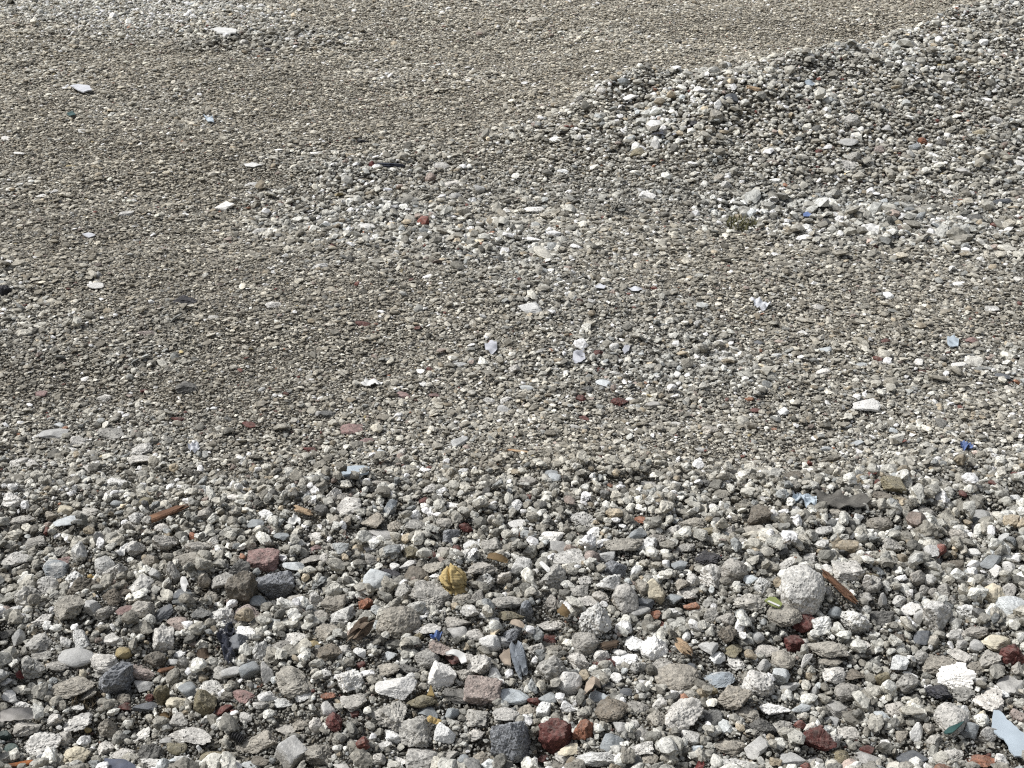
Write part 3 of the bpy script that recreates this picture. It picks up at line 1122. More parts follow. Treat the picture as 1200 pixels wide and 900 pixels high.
# ------------------------------------------------------------------ rubbish among the stones
M.update({
 'wood_brown': simple('brown_wood', (.15, .085, .055), .8, .2, .6, 90, .9, (1, .12, 1), (.26, .15, .09)),
 'wood_dark': simple('weathered_dark_wood', (.10, .075, .055), .85, .2, .6, 110, 1.0, (1, .12, 1), (.22, .18, .14)),
 'wood_orange': simple('fresh_orange_wood', (.44, .33, .22), .75, .25, .4, 90, .8, (1, .12, 1), (.30, .15, .07)),
 'wood_blue': simple('blue_grey_timber', (.17, .19, .215), .85, .2, .55, 90, 1.0, (1, .12, 1), (.32, .34, .36)),
 'rag': simple('yellow_cloth', (.50, .39, .19), .95, .1, .3, 70, .6, None, (.34, .275, .15)),
 'sheet_blue': simple('light_blue_plastic', (.44, .51, .57), .55, .5, .07, 30, .12),
 'navy': simple('dark_blue_plastic', (.085, .095, .125), .38, .5, .25, 50, .15),
 'film': simple('black_film', (.025, .028, .04), .3, .5, .4, 60, .6, None, (.06, .065, .085)),
 'green': simple('olive_green_plastic', (.26, .30, .12), .3, .5, .12, 40, .05),
 'white_pl': simple('white_plastic', (.68, .68, .66), .6, .5, .06, 40, .1),
 'teal': simple('teal_glass', (.035, .085, .08), .2, .6, .2, 40, .05),
 'grey_sheet': simple('grey_roof_felt', (.115, .11, .10), .9, .2, .35, 110, .9, None, (.16, .155, .14)),
 'leaf': simple('dead_leaf', (.17, .12, .065), .75, .2, .35, 60, .5, None, (.12, .085, .04)),
 'tan_shard': simple('tan_shard', (.36, .30, .24), .7, .3, .2, 60, .3),
 'blue': simple('bright_blue_plastic', (.12, .18, .36), .65, .5, .2, 50, .2),
 'yellow_film': simple('yellow_orange_film', (.46, .34, .15), .6, .4, .25, 50, .3),
 'pipe': simple('grey_plastic', (.36, .345, .33), .6, .35, .2, 40, .25, None, (.25, .24, .22)),
 'rust': simple('rusty_metal', (.30, .12, .05), .9, .2, .5, 80, .8, None, (.13, .07, .045)),
 'rubber': simple('black_rubber', (.03, .03, .032), .6, .3, .2, 50, .1),
 'paper': simple('bluish_white_paper', (.58, .595, .63), .8, .2, .1, 60, .3),
 'lilac': simple('lilac_grey_film', (.44, .45, .49), .6, .3, .12, 50, .2),
 'red': simple('dark_red_plastic', (.13, .035, .032), .5, .4, .3, 60, .3),
 'moss': simple('moss', (.13, .125, .07), .95, .1, .5, 150, .6),
 'moss_brown': simple('dry_moss', (.12, .10, .07), .95, .1, .5, 150, .6),
})
THINGS = []
def tag(o, label, cat, group=None, kind=None):
    if label: o['label'] = label
    if cat: o['category'] = cat
    if group: o['group'] = group
    if kind: o['kind'] = kind
    return o
def new_obj(name, me, mat, label=None, cat=None, group=None, parent=None, loc=None):
    o = bpy.data.objects.new(name, me); COL.objects.link(o)
    if mat is not None: me.materials.append(M[mat] if isinstance(mat, str) else mat)
    if parent is not None: o.parent = parent
    if loc is not None: o.location = loc
    if label: tag(o, label, cat, group)
    return o
def keep_clear(P, rad):
    HERO.append((P[0], P[1], rad))
def stick_mesh(name, A, B, th, flat=.55, seed=0, ring=14, segs=26, splinter=.3, bend=0.0, roll=0.0):
    g = np.random.default_rng(seed); A = np.array(A); B = np.array(B); d = B - A; L = np.linalg.norm(d); d /= L
    s = np.cross(d, [0, 0, 1]); s /= np.linalg.norm(s); u = np.cross(s, d)
    s, u = s * math.cos(roll) + u * math.sin(roll), u * math.cos(roll) - s * math.sin(roll)
    an = np.linspace(0, 2 * math.pi, ring, endpoint=False)
    prof = np.abs(np.cos(an)) ** 6 + np.abs(np.sin(an)) ** 6; prof = prof ** (-1 / 6) * (1 + g.normal(0, .09, ring))
    e0, e1 = g.uniform(0, splinter * th * 2.4, ring), g.uniform(0, splinter * th * 2.4, ring)
    P = []
    for i in range(segs + 1):
        t = i / segs
        wv = 1 + .10 * math.sin(5 * t + seed) + g.normal(0, .02)
        endk = min(1, .55 + 4 * min(t, 1 - t))
        for j in range(ring):
            tt = e0[j] / L * (1 - t) ** 3 + t - e1[j] / L * t ** 3
            r = th * .5 * prof[j] * wv * endk * (1 + g.normal(0, .025))
            P.append(A + d * L * tt + s * r * math.cos(an[j]) + u * (r * flat * math.sin(an[j]) + bend * math.sin(math.pi * t)))
    P = np.array(P); F = []
    for i in range(segs):
        for j in range(ring):
            k = (j + 1) % ring; F.append((i * ring + j, i * ring + k, (i + 1) * ring + k)); F.append((i * ring + j, (i + 1) * ring + k, (i + 1) * ring + j))
    n = len(P); P = np.vstack([P, P[:ring].mean(0)[None], P[-ring:].mean(0)[None]])
    for j in range(ring):
        k = (j + 1) % ring; F.append((n, k, j)); F.append((n + 1, segs * ring + j, segs * ring + k))
    c = P.mean(0)
    return P - c, np.array(F), c
def aligned(me_P, A, B):
    """turn local Y along the stick so that its grain runs lengthwise"""
    d = np.array(B) - np.array(A); yaw = math.atan2(-d[0], d[1]); Rz = np.array(Matrix.Rotation(yaw, 3, 'Z'))
    return me_P @ Rz, yaw
def stick(name, pa, pb, th_px, mat, label, cat, lifts=(.006, .006), seed=0, parent=None, **kw):
    A, B = at(*pa, lifts[0]), at(*pb, lifts[1]); z = depth((A + B) / 2); th = th_px * z / FOC
    P, F, c = stick_mesh(name, A, B, th, seed=seed, **kw); P, yaw = aligned(P, A, B)
    o = new_obj(name, mesh_from(name, P, F), mat, label, cat, None, parent, c); o.rotation_euler = (0, 0, yaw)
    for t in (.2, .5, .8):
        keep_clear(A + (B - A) * t, th * .9)
    return o
def outline_sheet(name, pts, mat, label, cat, lift=.01, thick=.0012, wob=.004, lam=.05, seed=0, tilt=None, sub=3, parent=None, clear=True, ragged=0.0):
    """a thin flat piece cut to an outline, lying on the stones; tilt(px, py) adds height along it"""
    g = np.random.default_rng(seed)
    P = []
    n = len(pts)
    for i in range(n):
        a, b = pts[i], pts[(i + 1) % n]
        for t in (0, .33, .66):
            x, y = a[0] + (b[0] - a[0]) * t, a[1] + (b[1] - a[1]) * t
            if t and ragged: x += g.normal(0, ragged); y += g.normal(0, ragged)
            P.append(at(x, y, lift + (tilt(x, y) if tilt else 0)))
    P = np.array(P); base = P[:, 2].mean() if tilt is None else None
    if tilt is None:   # lies on one plane fitted through its edge
        Am = np.c_[P[:, 0], P[:, 1], np.ones(len(P))]; co = np.linalg.lstsq(Am, P[:, 2], rcond=None)[0]; P[:, 2] = Am @ co
    c = P.mean(0)
    bm = bmesh.new(); vs = [bm.verts.new(q - c) for q in P]
    bm.faces.new(vs)
    bmesh.ops.triangulate(bm, faces=bm.faces[:])
    for _ in range(sub): bmesh.ops.subdivide_edges(bm, edges=bm.edges[:], cuts=1, use_grid_fill=True)
    bmesh.ops.triangulate(bm, faces=bm.faces[:])
    W = waves(seed + 50, 10, lam * .4, lam)
    co = np.array([v.co[:] for v in bm.verts]); dz = wob * wsum(W, co[:, 0] + seed, co[:, 1])
    for v, q in zip(bm.verts, dz): v.co.z += q
    bmesh.ops.recalc_face_normals(bm, faces=bm.faces[:])
    r = bmesh.ops.extrude_face_region(bm, geom=bm.faces[:])
    for v in [e for e in r['geom'] if isinstance(e, bmesh.types.BMVert)]: v.co.z -= thick
    bmesh.ops.recalc_face_normals(bm, faces=bm.faces[:])
    me = bpy.data.meshes.new(name); bm.to_mesh(me); bm.free()
    o = new_obj(name, me, mat, label, cat, None, parent, c)
    if clear:
        R0 = np.hypot(P[:, 0] - c[0], P[:, 1] - c[1])
        keep_clear(c, float(R0.mean()) * .8)
        for i in range(0, len(P), 2): keep_clear(c + (P[i] - c) * .6, float(R0.mean()) * .25)
    return o
def curl(name, px, py, L_px, W_px, mat, label, cat, yaw=0, arc=2.2, lift=.008, thick=.0012, seed=0, pitch=0.0, taper=.5, n=22, m=10):
    """a curled strip (leaf, peel, shaving): an arc along its length"""
    c = at(px, py, lift); z = depth(c); L = L_px * z / FOC; W = W_px * z / FOC; g = np.random.default_rng(seed)
    r = L / arc; P = []; F = []
    for side in (0, 1):
        for i in range(n + 1):
            a = (i / n - .5) * arc; wd = W * .5 * (1 - taper * (abs(2 * i / n - 1)) ** 2) * (1 + .06 * math.sin(9 * i / n * 3 + seed))
            for j in range(m + 1):
                v = (j / m * 2 - 1)
                rr = r - side * thick + .10 * W * v * v + .02 * W * math.sin(13 * i / n + 5 * v)
                P.append((rr * math.sin(a), v * wd, rr * math.cos(a) - r * math.cos(arc / 2)))
    q = (n + 1) * (m + 1)
    for i in range(n):
        for j in range(m):
            a = i * (m + 1) + j; b = a + 1; d = a + m + 1; e = d + 1
            F += [(a, b, e), (a, e, d), (q + a, q + e, q + b), (q + a, q + d, q + e)]
    rim = [i * (m + 1) for i in range(n + 1)] + [n * (m + 1) + j for j in range(1, m + 1)] + [i * (m + 1) + m for i in range(n - 1, -1, -1)] + [j for j in range(m - 1, 0, -1)]
    for i in range(len(rim)):
        a, b = rim[i], rim[(i + 1) % len(rim)]; F += [(a, q + a, b), (b, q + a, q + b)]
    P = np.array(P) @ rot_xyz(pitch, 0, 0).T
    o = new_obj(name, mesh_from(name, P, np.array(F), False), mat, label, cat, None, None, c); o.rotation_euler = (0, 0, R(yaw)); keep_clear(c, L * .4)
    return o
def lobed(name, px, py, w, h, lobes, mat, label, cat, seed=0, fold=.05, lift_k=.4, tex=18, creases=0):
    """one crumpled body grown around several lobes"""
    V, F = ICO[5]; g = np.random.default_rng(seed); p = at(px, py); z = depth(p); W = w * z / FOC; Hh = h * z / FOC
    r = np.zeros(len(V))
    for (cx, cy, cz, rx, ry, rz) in lobes:
        A = (V ** 2 / np.array([rx, ry, rz]) ** 2).sum(1); B = -2 * (V * np.array([cx, cy, cz]) / np.array([rx, ry, rz]) ** 2).sum(1)
        C = (np.array([cx, cy, cz]) ** 2 / np.array([rx, ry, rz]) ** 2).sum() - 1
        D = B * B - 4 * A * C; t = np.where(D > 0, (-B + np.sqrt(np.maximum(D, 0))) / (2 * A), 0); r = np.maximum(r, t)
    K = g.normal(size=(9, 3)) * 5; ph = g.uniform(0, 6, 9)
    r = np.maximum(r, .25) * (1 - fold * np.abs(np.sin(V @ K.T + ph)).sum(1) / 4)
    K = g.normal(size=(12, 3)) * tex; ph = g.uniform(0, 6, 12); r *= 1 + .012 * np.sin(V @ K.T + ph).sum(1)
    for i in range(creases):      # sharp valleys between folds, each wandering across the body
        n = g.normal(size=3); n[1] *= .5; n /= np.linalg.norm(n); t = V @ n + .10 * np.sin(1.6 * V @ g.normal(size=3) + i) - g.uniform(-.45, .45)
        r *= 1 - .26 * np.exp(-(t / .06) ** 2) + .07 * np.exp(-((np.abs(t) - .2) / .1) ** 2)
    P = V * r[:, None]; P = P * np.array([W * .5, W * .4, Hh * .55])
    q = at(px, py, Hh * .5 * lift_k); keep_clear(q, W * .45)
    return new_obj(name, mesh_from(name, P, F), mat, label, cat, None, None, q)

# wood
stick('wood_splinter', (166, 613), (224, 590), 11, 'wood_brown', 'long dark brown wood splinter lying on the gravel at the edge of the rubble', 'wood', (.008, .02), 1, splinter=.7)
stick('wood_splinter', (341, 594), (369, 603), 8, 'wood_orange', 'short fresh orange wood splinter beside the white knobbly plaster lump', 'wood', (.01, .01), 2, splinter=.6)
stick('wood_plank', (960, 666), (1007, 709), 13, 'wood_brown', 'reddish-brown broken plank lying beside the egg-shaped pale boulder', 'wood', (.035, .022), 3, flat=.5, splinter=.5, roll=.5)
stick('wood_splinter', (403, 755), (441, 721), 17, 'wood_dark', 'grey-brown weathered wood chunk with a split grain, beside a rounded tan boulder', 'wood', (.02, .045), 4, flat=.8, splinter=.7)
stick('wood_splinter', (790, 749), (812, 768), 11, 'wood_orange', 'stubby orange wood chunk beside the bright white plaster cluster', 'wood', (.03, .018), 5, flat=.8, splinter=.5)
stick('timber_offcut', (603, 750), (614, 797), 14, 'wood_blue', 'blue-grey weathered timber offcut wedged upright between pale stones', 'wood', (.035, .008), 6, flat=.7, splinter=.6)
stick('wood_splinter', (184, 787), (206, 782), 6, 'wood_brown', 'small rust-brown wood splinter beside the dark-bellied pinkish stone', 'wood', (.01, .014), 7)
stick('wood_splinter', (702, 758), (727, 753), 11, 'wood_dark', 'dark brown flat wood piece tucked under the white plaster cluster', 'wood', (.01, .012), 8, flat=.5)
stick('metal_strip', (0, 899), (40, 892), 6, 'rust', 'rusty brown metal strip at the bottom corner of the rubble', 'metal', (.012, .012), 9, flat=.4)
stick('wood_splinter', (873, 101), (893, 106), 6, 'wood_orange', 'brownish wood splinter stuck in the far windrow', 'wood', (.03, .02), 10, flat=.6)
stick('wood_splinter', (594, 527), (620, 530), 4, 'wood_orange', 'thin pale straw-coloured splinter on the fine gravel', 'wood', (.005, .006), 12, flat=.5)
st = stick('charred_stick', (440, 193), (476, 194), 5, 'film', 'black stick with a red end, lying on the far fine gravel', 'stick', (.012, .012), 13, flat=.8)
e_ = stick('painted_end', (432, 192), (440, 193), 6.5, 'red', None, None, (.013, .013), 14, flat=.9)
e_.parent = st; e_.matrix_parent_inverse = Matrix.LocRotScale(st.location, st.rotation_euler, None).inverted()
stick('white_rod', (449 - 10, 219), (449 + 11, 223), 4, 'paper', 'thin bluish-white rod lying on the far gravel', 'plastic', (.008, .008), 15, flat=.6)
stick('white_rod', (230, 873), (236, 881), 4, 'white_pl', 'short white plastic stub beside the round mossy-brown boulder', 'plastic', (.03, .02), 16, flat=.9)
stick('stone_splinter', (633, 658), (645, 670), 5, 'white_pl', 'small white splinter sticking up over the tall rough grey chunk', 'stone', (.035, .03), 17, flat=.5)
# the yellow rag
lobed('yellow_rag', 532, 680, 36, 33, [(-.05, 0, .1, .85, .9, .8), (-.1, 0, .7, .38, .5, .4), (.05, -.45, -.6, 1.02, .6, .3)], 'rag',
      'crumpled mustard-yellow rag between dark stones', 'rag', 24, .02, .85, 9, 3)
lobed('yellow_film', 508, 844, 22, 13, [(-.4, 0, .3, .4, .6, .6), (.4, 0, -.3, .6, .6, .35), (0, 0, 0, .4, .5, .5)], 'yellow_film',
      'small crumpled orange-yellow film on top of the stained boulder', 'plastic', 22, .12, 2.4)
lobed('yellow_film', 108, 690 - 14, 14, 8, [(-.4, 0, .2, .5, .6, .6), (.5, 0, -.2, .5, .6, .45)], 'yellow_film', 'tiny orange-yellow scrap between pale boulders and the dark brown block', 'plastic', 23, .12, .8)
# sheets
outline_sheet('plastic_sheet', [(1164, 834), (1172, 836), (1180, 843), (1192, 850), (1203, 862), (1204, 876), (1199, 887), (1189, 888), (1183, 882), (1180, 872), (1174, 865), (1166, 857), (1163, 846)],
      'sheet_blue', 'pale blue torn plastic sheet lying flat at the right-hand edge', 'plastic', .022, .003, .0006, .09, 31, ragged=.5)
fp = outline_sheet('folded_plastic', [(122, 888), (130, 889), (147, 890), (158, 896), (164, 903), (123, 904)], 'navy', 'dark blue-grey folded plastic piece with a light rim at the bottom edge', 'plastic', .02, .002, .001, .05, 32,
      tilt=lambda x, y: .012 * (1 - abs(x - 128) / 40))
outline_sheet('roofing_scrap', [(953, 579), (957, 577), (962, 580), (966, 574), (972, 573), (975, 576), (984, 574), (989, 580), (1000, 580), (1012, 583), (1020, 588), (1010, 592), (996, 593), (984, 596), (972, 593), (960, 590), (957, 584)],
      'grey_sheet', 'dark grey jagged roofing scrap lying flat behind the rubble crest', 'debris', .02, .003, .003, .08, 33, ragged=.6)
outline_sheet('plastic_film', [(927, 583), (938, 578), (948, 579), (957, 584), (957, 590), (947, 591), (941, 587), (932, 588)], 'sheet_blue', 'crumpled milky blue film beside the dark jagged roofing scrap', 'plastic', .02, .0012, .004, .03, 34)
bf = outline_sheet('black_film', [(252, 734), (262, 730), (274, 733), (275, 741), (270, 748), (268, 757), (276, 768), (270, 775), (262, 770), (258, 757), (254, 746)], 'film', 'crumpled black plastic film below the chalky square block', 'plastic', .018, .0012, .005, .025, 35)
outline_sheet('tan_shard', [(683, 815), (687, 800), (694, 791), (702, 796), (704, 805), (697, 802), (692, 808)], 'tan_shard', 'bent pinkish-tan shard with a sharp corner, in front of the flat brick piece', 'shard', .02, .0025, .001, .04, 36,
      tilt=lambda x, y: .016 * (1 - abs(x - 694) / 12))
outline_sheet('pink_shard', [(585, 768), (597, 758), (599, 780), (592, 778), (588, 773)], 'tan_shard', 'flat pinkish triangular shard beside the blue-grey timber offcut', 'shard', .022, .003, .0006, .04, 37)
outline_sheet('cream_shard', [(500, 815), (505, 802), (509, 815)], 'yellow_film', 'small cream pointed shard in front of the sharp white block', 'shard', .02, .002, .0004, .04, 38, tilt=lambda x, y: .012 * (815 - y) / 13, clear=False)
gs = outline_sheet('green_plastic', [(896, 703), (902, 699), (909, 700), (917, 707), (914, 712), (905, 710)], 'green', 'shiny olive-green plastic shard with a white stripe, beside the egg-shaped boulder', 'plastic', .026, .0025, .0006, .05, 39)
s2 = outline_sheet('stripe', [(899, 704.5), (901, 703.5), (914, 709.5), (913, 710.8)], 'white_pl', None, None, .0285, .001, .0003, .05, 40, clear=False)
s2.parent = gs; s2.matrix_parent_inverse = Matrix.Translation(gs.location).inverted()
outline_sheet('glass_shard', [(1106, 858), (1112, 851), (1122, 847), (1130, 846), (1124, 851), (1116, 858), (1109, 860)], 'teal', 'thin dark teal glass shard lying against the round loaf-shaped cobble', 'glass', .034, .003, .0004, .05, 41)
outline_sheet('blue_plastic', [(503, 744), (509, 742), (517, 740), (520, 743), (512, 748), (505, 748)], 'blue', 'small crumpled bright blue plastic scrap beside a smooth grey oval stone', 'plastic', .022, .001, .003, .02, 42, ragged=.4)
outline_sheet('blue_plastic', [(1125, 519), (1130, 517), (1133, 520), (1141, 520), (1140, 524), (1131, 525), (1127, 523)], 'blue', 'vivid blue plastic scrap alone on the fine gravel', 'plastic', .014, .001, .004, .02, 43)
outline_sheet('curved_plastic', [(522, 764), (528, 760), (536, 761), (545, 766), (547, 775), (541, 777), (537, 769), (529, 766), (523, 767)], 'white_pl', 'white curved plastic piece arching over a dark red brick chip', 'plastic', .03, .002, .001, .04, 44)
outline_sheet('white_flake', [(213, 676), (217, 675), (221, 684), (217, 692), (213, 690), (211, 682)], 'white_pl', 'small jagged white flake standing between grey boulders', 'flake', .024, .002, .001, .03, 45, ragged=.4)
outline_sheet('white_flake', [(135, 646), (142, 641), (150, 637), (150, 642), (144, 648), (138, 650)], 'white_pl', 'curled white flake leaning over pale boulders near the brown splinter', 'flake', .022, .002, .003, .02, 46, ragged=.4)
outline_sheet('white_flake', [(335, 611), (341, 605), (348, 604), (353, 610), (351, 614), (344, 613), (340, 616)], 'white_pl', 'broken white flake just under the orange splinter', 'flake', .012, .0015, .002, .02, 47, ragged=.5)
outline_sheet('light_plate', [(400, 553), (407, 546), (416, 544), (425, 545), (433, 549), (429, 555), (415, 556), (404, 557)], 'sheet_blue', 'flat pale blue plate lying on fine gravel in front of the pink tile piece', 'plate', .014, .004, .0004, .08, 48)
outline_sheet('crumpled_paper', [(220, 523), (222, 519), (227, 521), (230, 517), (233, 522), (235, 526), (230, 529), (224, 528)], 'paper', 'crumpled bluish-white paper scrap alone on the fine gravel', 'paper', .012, .0012, .004, .02, 49, ragged=.4)
outline_sheet('white_flake', [(422, 449), (430, 444), (440, 445), (449, 447), (444, 450), (438, 449), (434, 453), (427, 451)], 'white_pl', 'jagged flat white flake on the distant fine gravel', 'flake', .012, .0015, .002, .04, 50, ragged=.4)
outline_sheet('lilac_film', [(568, 402), (574, 398), (582, 400), (583, 409), (577, 414), (569, 409)], 'lilac', 'lilac-grey square scrap of film on the gravel, by itself', 'plastic', .012, .0012, .003, .05, 51, ragged=.3)
outline_sheet('lilac_film', [(671, 420), (673, 410), (678, 412), (684, 409), (686, 421), (680, 425), (673, 424)], 'lilac', 'torn lilac-grey scrap of film near distant red brick bits', 'plastic', .012, .0012, .003, .05, 52, ragged=.3)
outline_sheet('lilac_film', [(729, 410), (733, 403), (739, 404), (737, 411), (732, 414)], 'lilac', 'small lilac oval scrap beside a round off-white stone', 'plastic', .012, .0015, .001, .05, 53)
outline_sheet('paper_scrap', [(697, 335), (703, 332), (711, 335), (708, 338), (699, 337)], 'paper', 'small flat bluish paper scrap on far gravel, nearer the gap', 'paper', .012, .001, .001, .05, 54)
outline_sheet('paper_scrap', [(735, 337), (744, 335), (753, 338), (748, 341), (740, 340)], 'paper', 'flat bluish paper sliver beside another one on far gravel', 'paper', .012, .001, .001, .05, 55)
outline_sheet('crumpled_paper', [(879, 351), (886, 348), (893, 353), (900, 353), (904, 359), (896, 362), (887, 359)], 'paper', 'crumpled white paper on the gravel in the middle of the scene', 'paper', .015, .0012, .006, .04, 56, ragged=.5)
outline_sheet('plastic_scrap', [(1110, 395), (1118, 392), (1124, 397), (1123, 405), (1114, 406), (1110, 402)], 'sheet_blue', 'pale blue translucent-looking scrap beside a distant red brick smear', 'plastic', .015, .003, .002, .05, 57)
outline_sheet('paper_scrap', [(1006, 265), (1016, 262), (1031, 264), (1030, 271), (1020, 271), (1010, 269)], 'white_pl', 'ragged white scrap on the flat beyond the middle, by a gravel band', 'paper', .015, .0015, .004, .06, 58, ragged=.4)
outline_sheet('white_slab', [(82, 99), (92, 98), (105, 101), (108, 105), (98, 107), (88, 104)], 'paper', 'flat whitish slab with a dark shadow, alone on the distant fine gravel', 'slab', .03, .006, .001, .1, 59)
outline_sheet('paper_scrap', [(238, 133), (243, 137), (249, 136), (251, 143), (244, 142), (241, 139)], 'sheet_blue', 'small folded bluish scrap on the distant fine gravel', 'plastic', .02, .002, .004, .06, 60)
outline_sheet('white_slab', [(246, 34), (258, 31), (277, 34), (276, 39), (258, 38)], 'white_pl', 'bright white flat slab on the little bank far off', 'slab', .03, .008, .001, .1, 61)
outline_sheet('teal_scrap', [(77, 132), (84, 130), (89, 134), (82, 136)], 'teal', 'tiny teal scrap on the distant gravel in front of the whitish slab', 'plastic', .02, .002, .002, .06, 62, clear=False)
outline_sheet('white_flake', [(286, 192), (296, 190), (308, 193), (298, 195), (288, 195)], 'white_pl', 'thin white flake lying on the far plain of fine gravel', 'flake', .015, .002, .001, .06, 63)
outline_sheet('paper_scrap', [(943, 95), (950, 94), (956, 97), (952, 100), (945, 98)], 'sheet_blue', 'small pale blue scrap on the far windrow', 'plastic', .03, .002, .002, .06, 64)
outline_sheet('blue_scrap', [(941, 250), (947, 249), (952, 252), (947, 255), (942, 254)], 'blue', 'small dull blue scrap on the gravel flat before the windrow', 'plastic', .015, .0015, .002, .06, 65)
outline_sheet('paper_scrap', [(763, 156), (772, 154), (785, 155), (793, 156), (784, 158), (770, 158)], 'lilac', 'long lilac-white paper strip at the foot of the far windrow', 'paper', .02, .001, .002, .08, 66, clear=False)
outline_sheet('white_flake', [(96, 274), (104, 272), (112, 275), (104, 278)], 'paper', 'small bluish-white flake on the far fine gravel with a dark streak', 'flake', .012, .003, .001, .06, 67)
# curled things
curl('dead_leaf', 662, 716, 22, 12, 'leaf', 'brown curled dead leaf standing in front of a pale rounded stone', 'leaf', -60, 2.6, .03, seed=71, pitch=.8)
curl('dead_leaf', 583, 655, 30, 9, 'leaf', 'long dark olive curled leaf arching behind pale stones', 'leaf', -25, 1.8, .02, seed=72, pitch=.6)
curl('curled_strip', 20, 838, 42, 15, 'pipe', 'curled grey plastic strip with a brown end at the left-hand edge', 'plastic', 8, 1.6, .012, .002, 73, .7, .2)
curl('dead_leaf', 192, 841, 15, 9, 'leaf', 'small dry brown leaf between the peppered gravel and white stones', 'leaf', 40, 2.4, .014, seed=74, pitch=.4)
curl('pale_peel', 606, 732, 20, 9, 'tan_shard', 'pale pinkish peel with ragged ends in front of the granite oval', 'peel', -30, 1.4, .022, seed=75, pitch=.3)
curl('dark_peel', 238, 768, 16, 14, 'wood_dark', 'dark curled bark-like peel beside the black crumpled film', 'peel', 20, 2.4, .012, seed=76, pitch=.5)
# ribbed hose end
def hose(px, py):
    c = at(px, py, .014); z = depth(c); L = 18 * z / FOC; rad = 4.2 * z / FOC; P = []; F = []; n, m = 64, 16
    for i in range(n + 1):
        a = i / n * 1.5; rr = rad * (1 + .2 * math.sin(i / n * 2 * math.pi * 6)) * (.02 if i in (0, n) else 1)
        cx, cz = L / 1.5 * math.sin(a), -L / 1.5 * (1 - math.cos(a)) * .6
        for j in range(m):
            t = 2 * math.pi * j / m; P.append((cx + rr * math.cos(t) * math.sin(a) * .5, rr * math.sin(t), cz + rr * math.cos(t)))
    for i in range(n):
        for j in range(m):
            k = (j + 1) % m; F += [(i * m + j, i * m + k, (i + 1) * m + k), (i * m + j, (i + 1) * m + k, (i + 1) * m + j)]
    P = np.array(P); P -= P.mean(0)
    o = new_obj('ribbed_hose', mesh_from('ribbed_hose', P, np.array(F)), 'rubber', 'short black ribbed hose end behind the long rough tan slab', 'hose', loc=c); o.rotation_euler = (0, 0, R(-20)); keep_clear(c, L * .5)
hose(280, 865)
# a thin wire over the stones
def wire(pts, lifts, name, label, mat='wood_dark'):
    cu = [np.array(at(a, b, l)) for (a, b), l in zip(pts, lifts)]; Q = []
    for i in range(len(cu) - 1):
        p0, p1, p2, p3 = cu[max(i - 1, 0)], cu[i], cu[i + 1], cu[min(i + 2, len(cu) - 1)]
        for t in np.linspace(0, 1, 9)[:-1]:
            Q.append(.5 * (2 * p1 + (p2 - p0) * t + (2 * p0 - 5 * p1 + 4 * p2 - p3) * t * t + (3 * p1 - p0 - 3 * p2 + p3) * t ** 3))
    Q.append(cu[-1]); Q = np.array(Q); c = Q.mean(0); P = []; F = []
    for i, q in enumerate(Q):
        for j in range(6):
            t = j * math.pi / 3; P.append(q - c + np.array([0, math.cos(t), math.sin(t)]) * .0008)
    for i in range(len(Q) - 1):
        for j in range(6):
            k = (j + 1) % 6; F += [(i * 6 + j, i * 6 + k, i * 6 + 6 + k), (i * 6 + j, i * 6 + 6 + k, i * 6 + 6 + j)]
    new_obj(name, mesh_from(name, P, np.array(F)), mat, label, 'twig', loc=c)
wire([(901, 653), (905, 643), (915, 638), (927, 633), (936, 628)], [.004, .028, .03, .03, .014], 'thin_twig', 'thin dark bent twig lying over pale stones behind the egg-shaped boulder')
wire([(553, 868), (551, 850), (546, 838)], [.004, .03, .03], 'thin_twig', 'very thin pale stalk rising over the stained boulder', 'tan_shard')
# mossy tuft
def moss(px, py, w, h, n, name, label, mat, blade=.012):
    P, F = [], []; g = random.Random(int(px))
    c = at(px, py)
    z = depth(c); W = w * z / FOC
    Hd = h * z / FOC / math.sin(math.atan2(CAM_H, c[1]))
    for i in range(n):
        a = g.uniform(0, 6.28); r = math.sqrt(g.random()); x = r * math.cos(a) * W / 2; y = r * math.sin(a) * Hd / 2
        zz = float(height(c[0] + x, c[1] + y)) - c[2] + .004; L = blade * g.uniform(.5, 1.3); t = g.uniform(0, 6.28); wd = L * .22
        lean = g.uniform(.2, .9) * L; b = (x, y, zz)
        k = len(P); P += [(b[0] - wd * math.cos(t), b[1] - wd * math.sin(t), b[2]), (b[0] + wd * math.cos(t), b[1] + wd * math.sin(t), b[2]), (b[0] + lean * math.sin(t), b[1] - lean * math.cos(t), b[2] + L)]
        F.append((k, k + 1, k + 2))
    new_obj(name, mesh_from(name, np.array(P), np.array(F)), mat, label, 'moss', loc=c)
moss(868, 265, 34, 15, 170, 'moss_patch', 'dull green moss patch in the shallow hollow before the windrow', 'moss', .022)
moss(122, 638, 16, 14, 260, 'moss_patch', 'brown-yellow dry moss beside upright pale stones near the brown splinter', 'moss_brown', .008)
moss(192, 846, 26, 20, 260, 'moss_patch', 'olive-brown dry weed shreds beside the cream-edged white stone', 'moss_brown', .010)
moss(100, 820, 30, 24, 200, 'moss_patch', 'brown rootlets and shreds in the hollow in front of the wide tan slab', 'moss_brown', .008)
moss(500, 822, 24, 12, 220, 'moss_patch', 'dark brown mossy shreds under the sharp white block', 'moss_brown', .008)
# red scraps at the bottom edge
outline_sheet('red_scrap', [(813, 897), (818, 892), (825, 890), (827, 897), (822, 902), (814, 903)], 'red', 'dark red crumpled scrap at the bottom edge of the rubble', 'plastic', .02, .0015, .004, .02, 81, ragged=.5)
outline_sheet('red_scrap', [(18, 789), (24, 787), (28, 792), (24, 796), (19, 794)], 'red', 'small dark red scrap near the left edge of the rubble', 'plastic', .014, .0015, .003, .02, 82, ragged=.3)
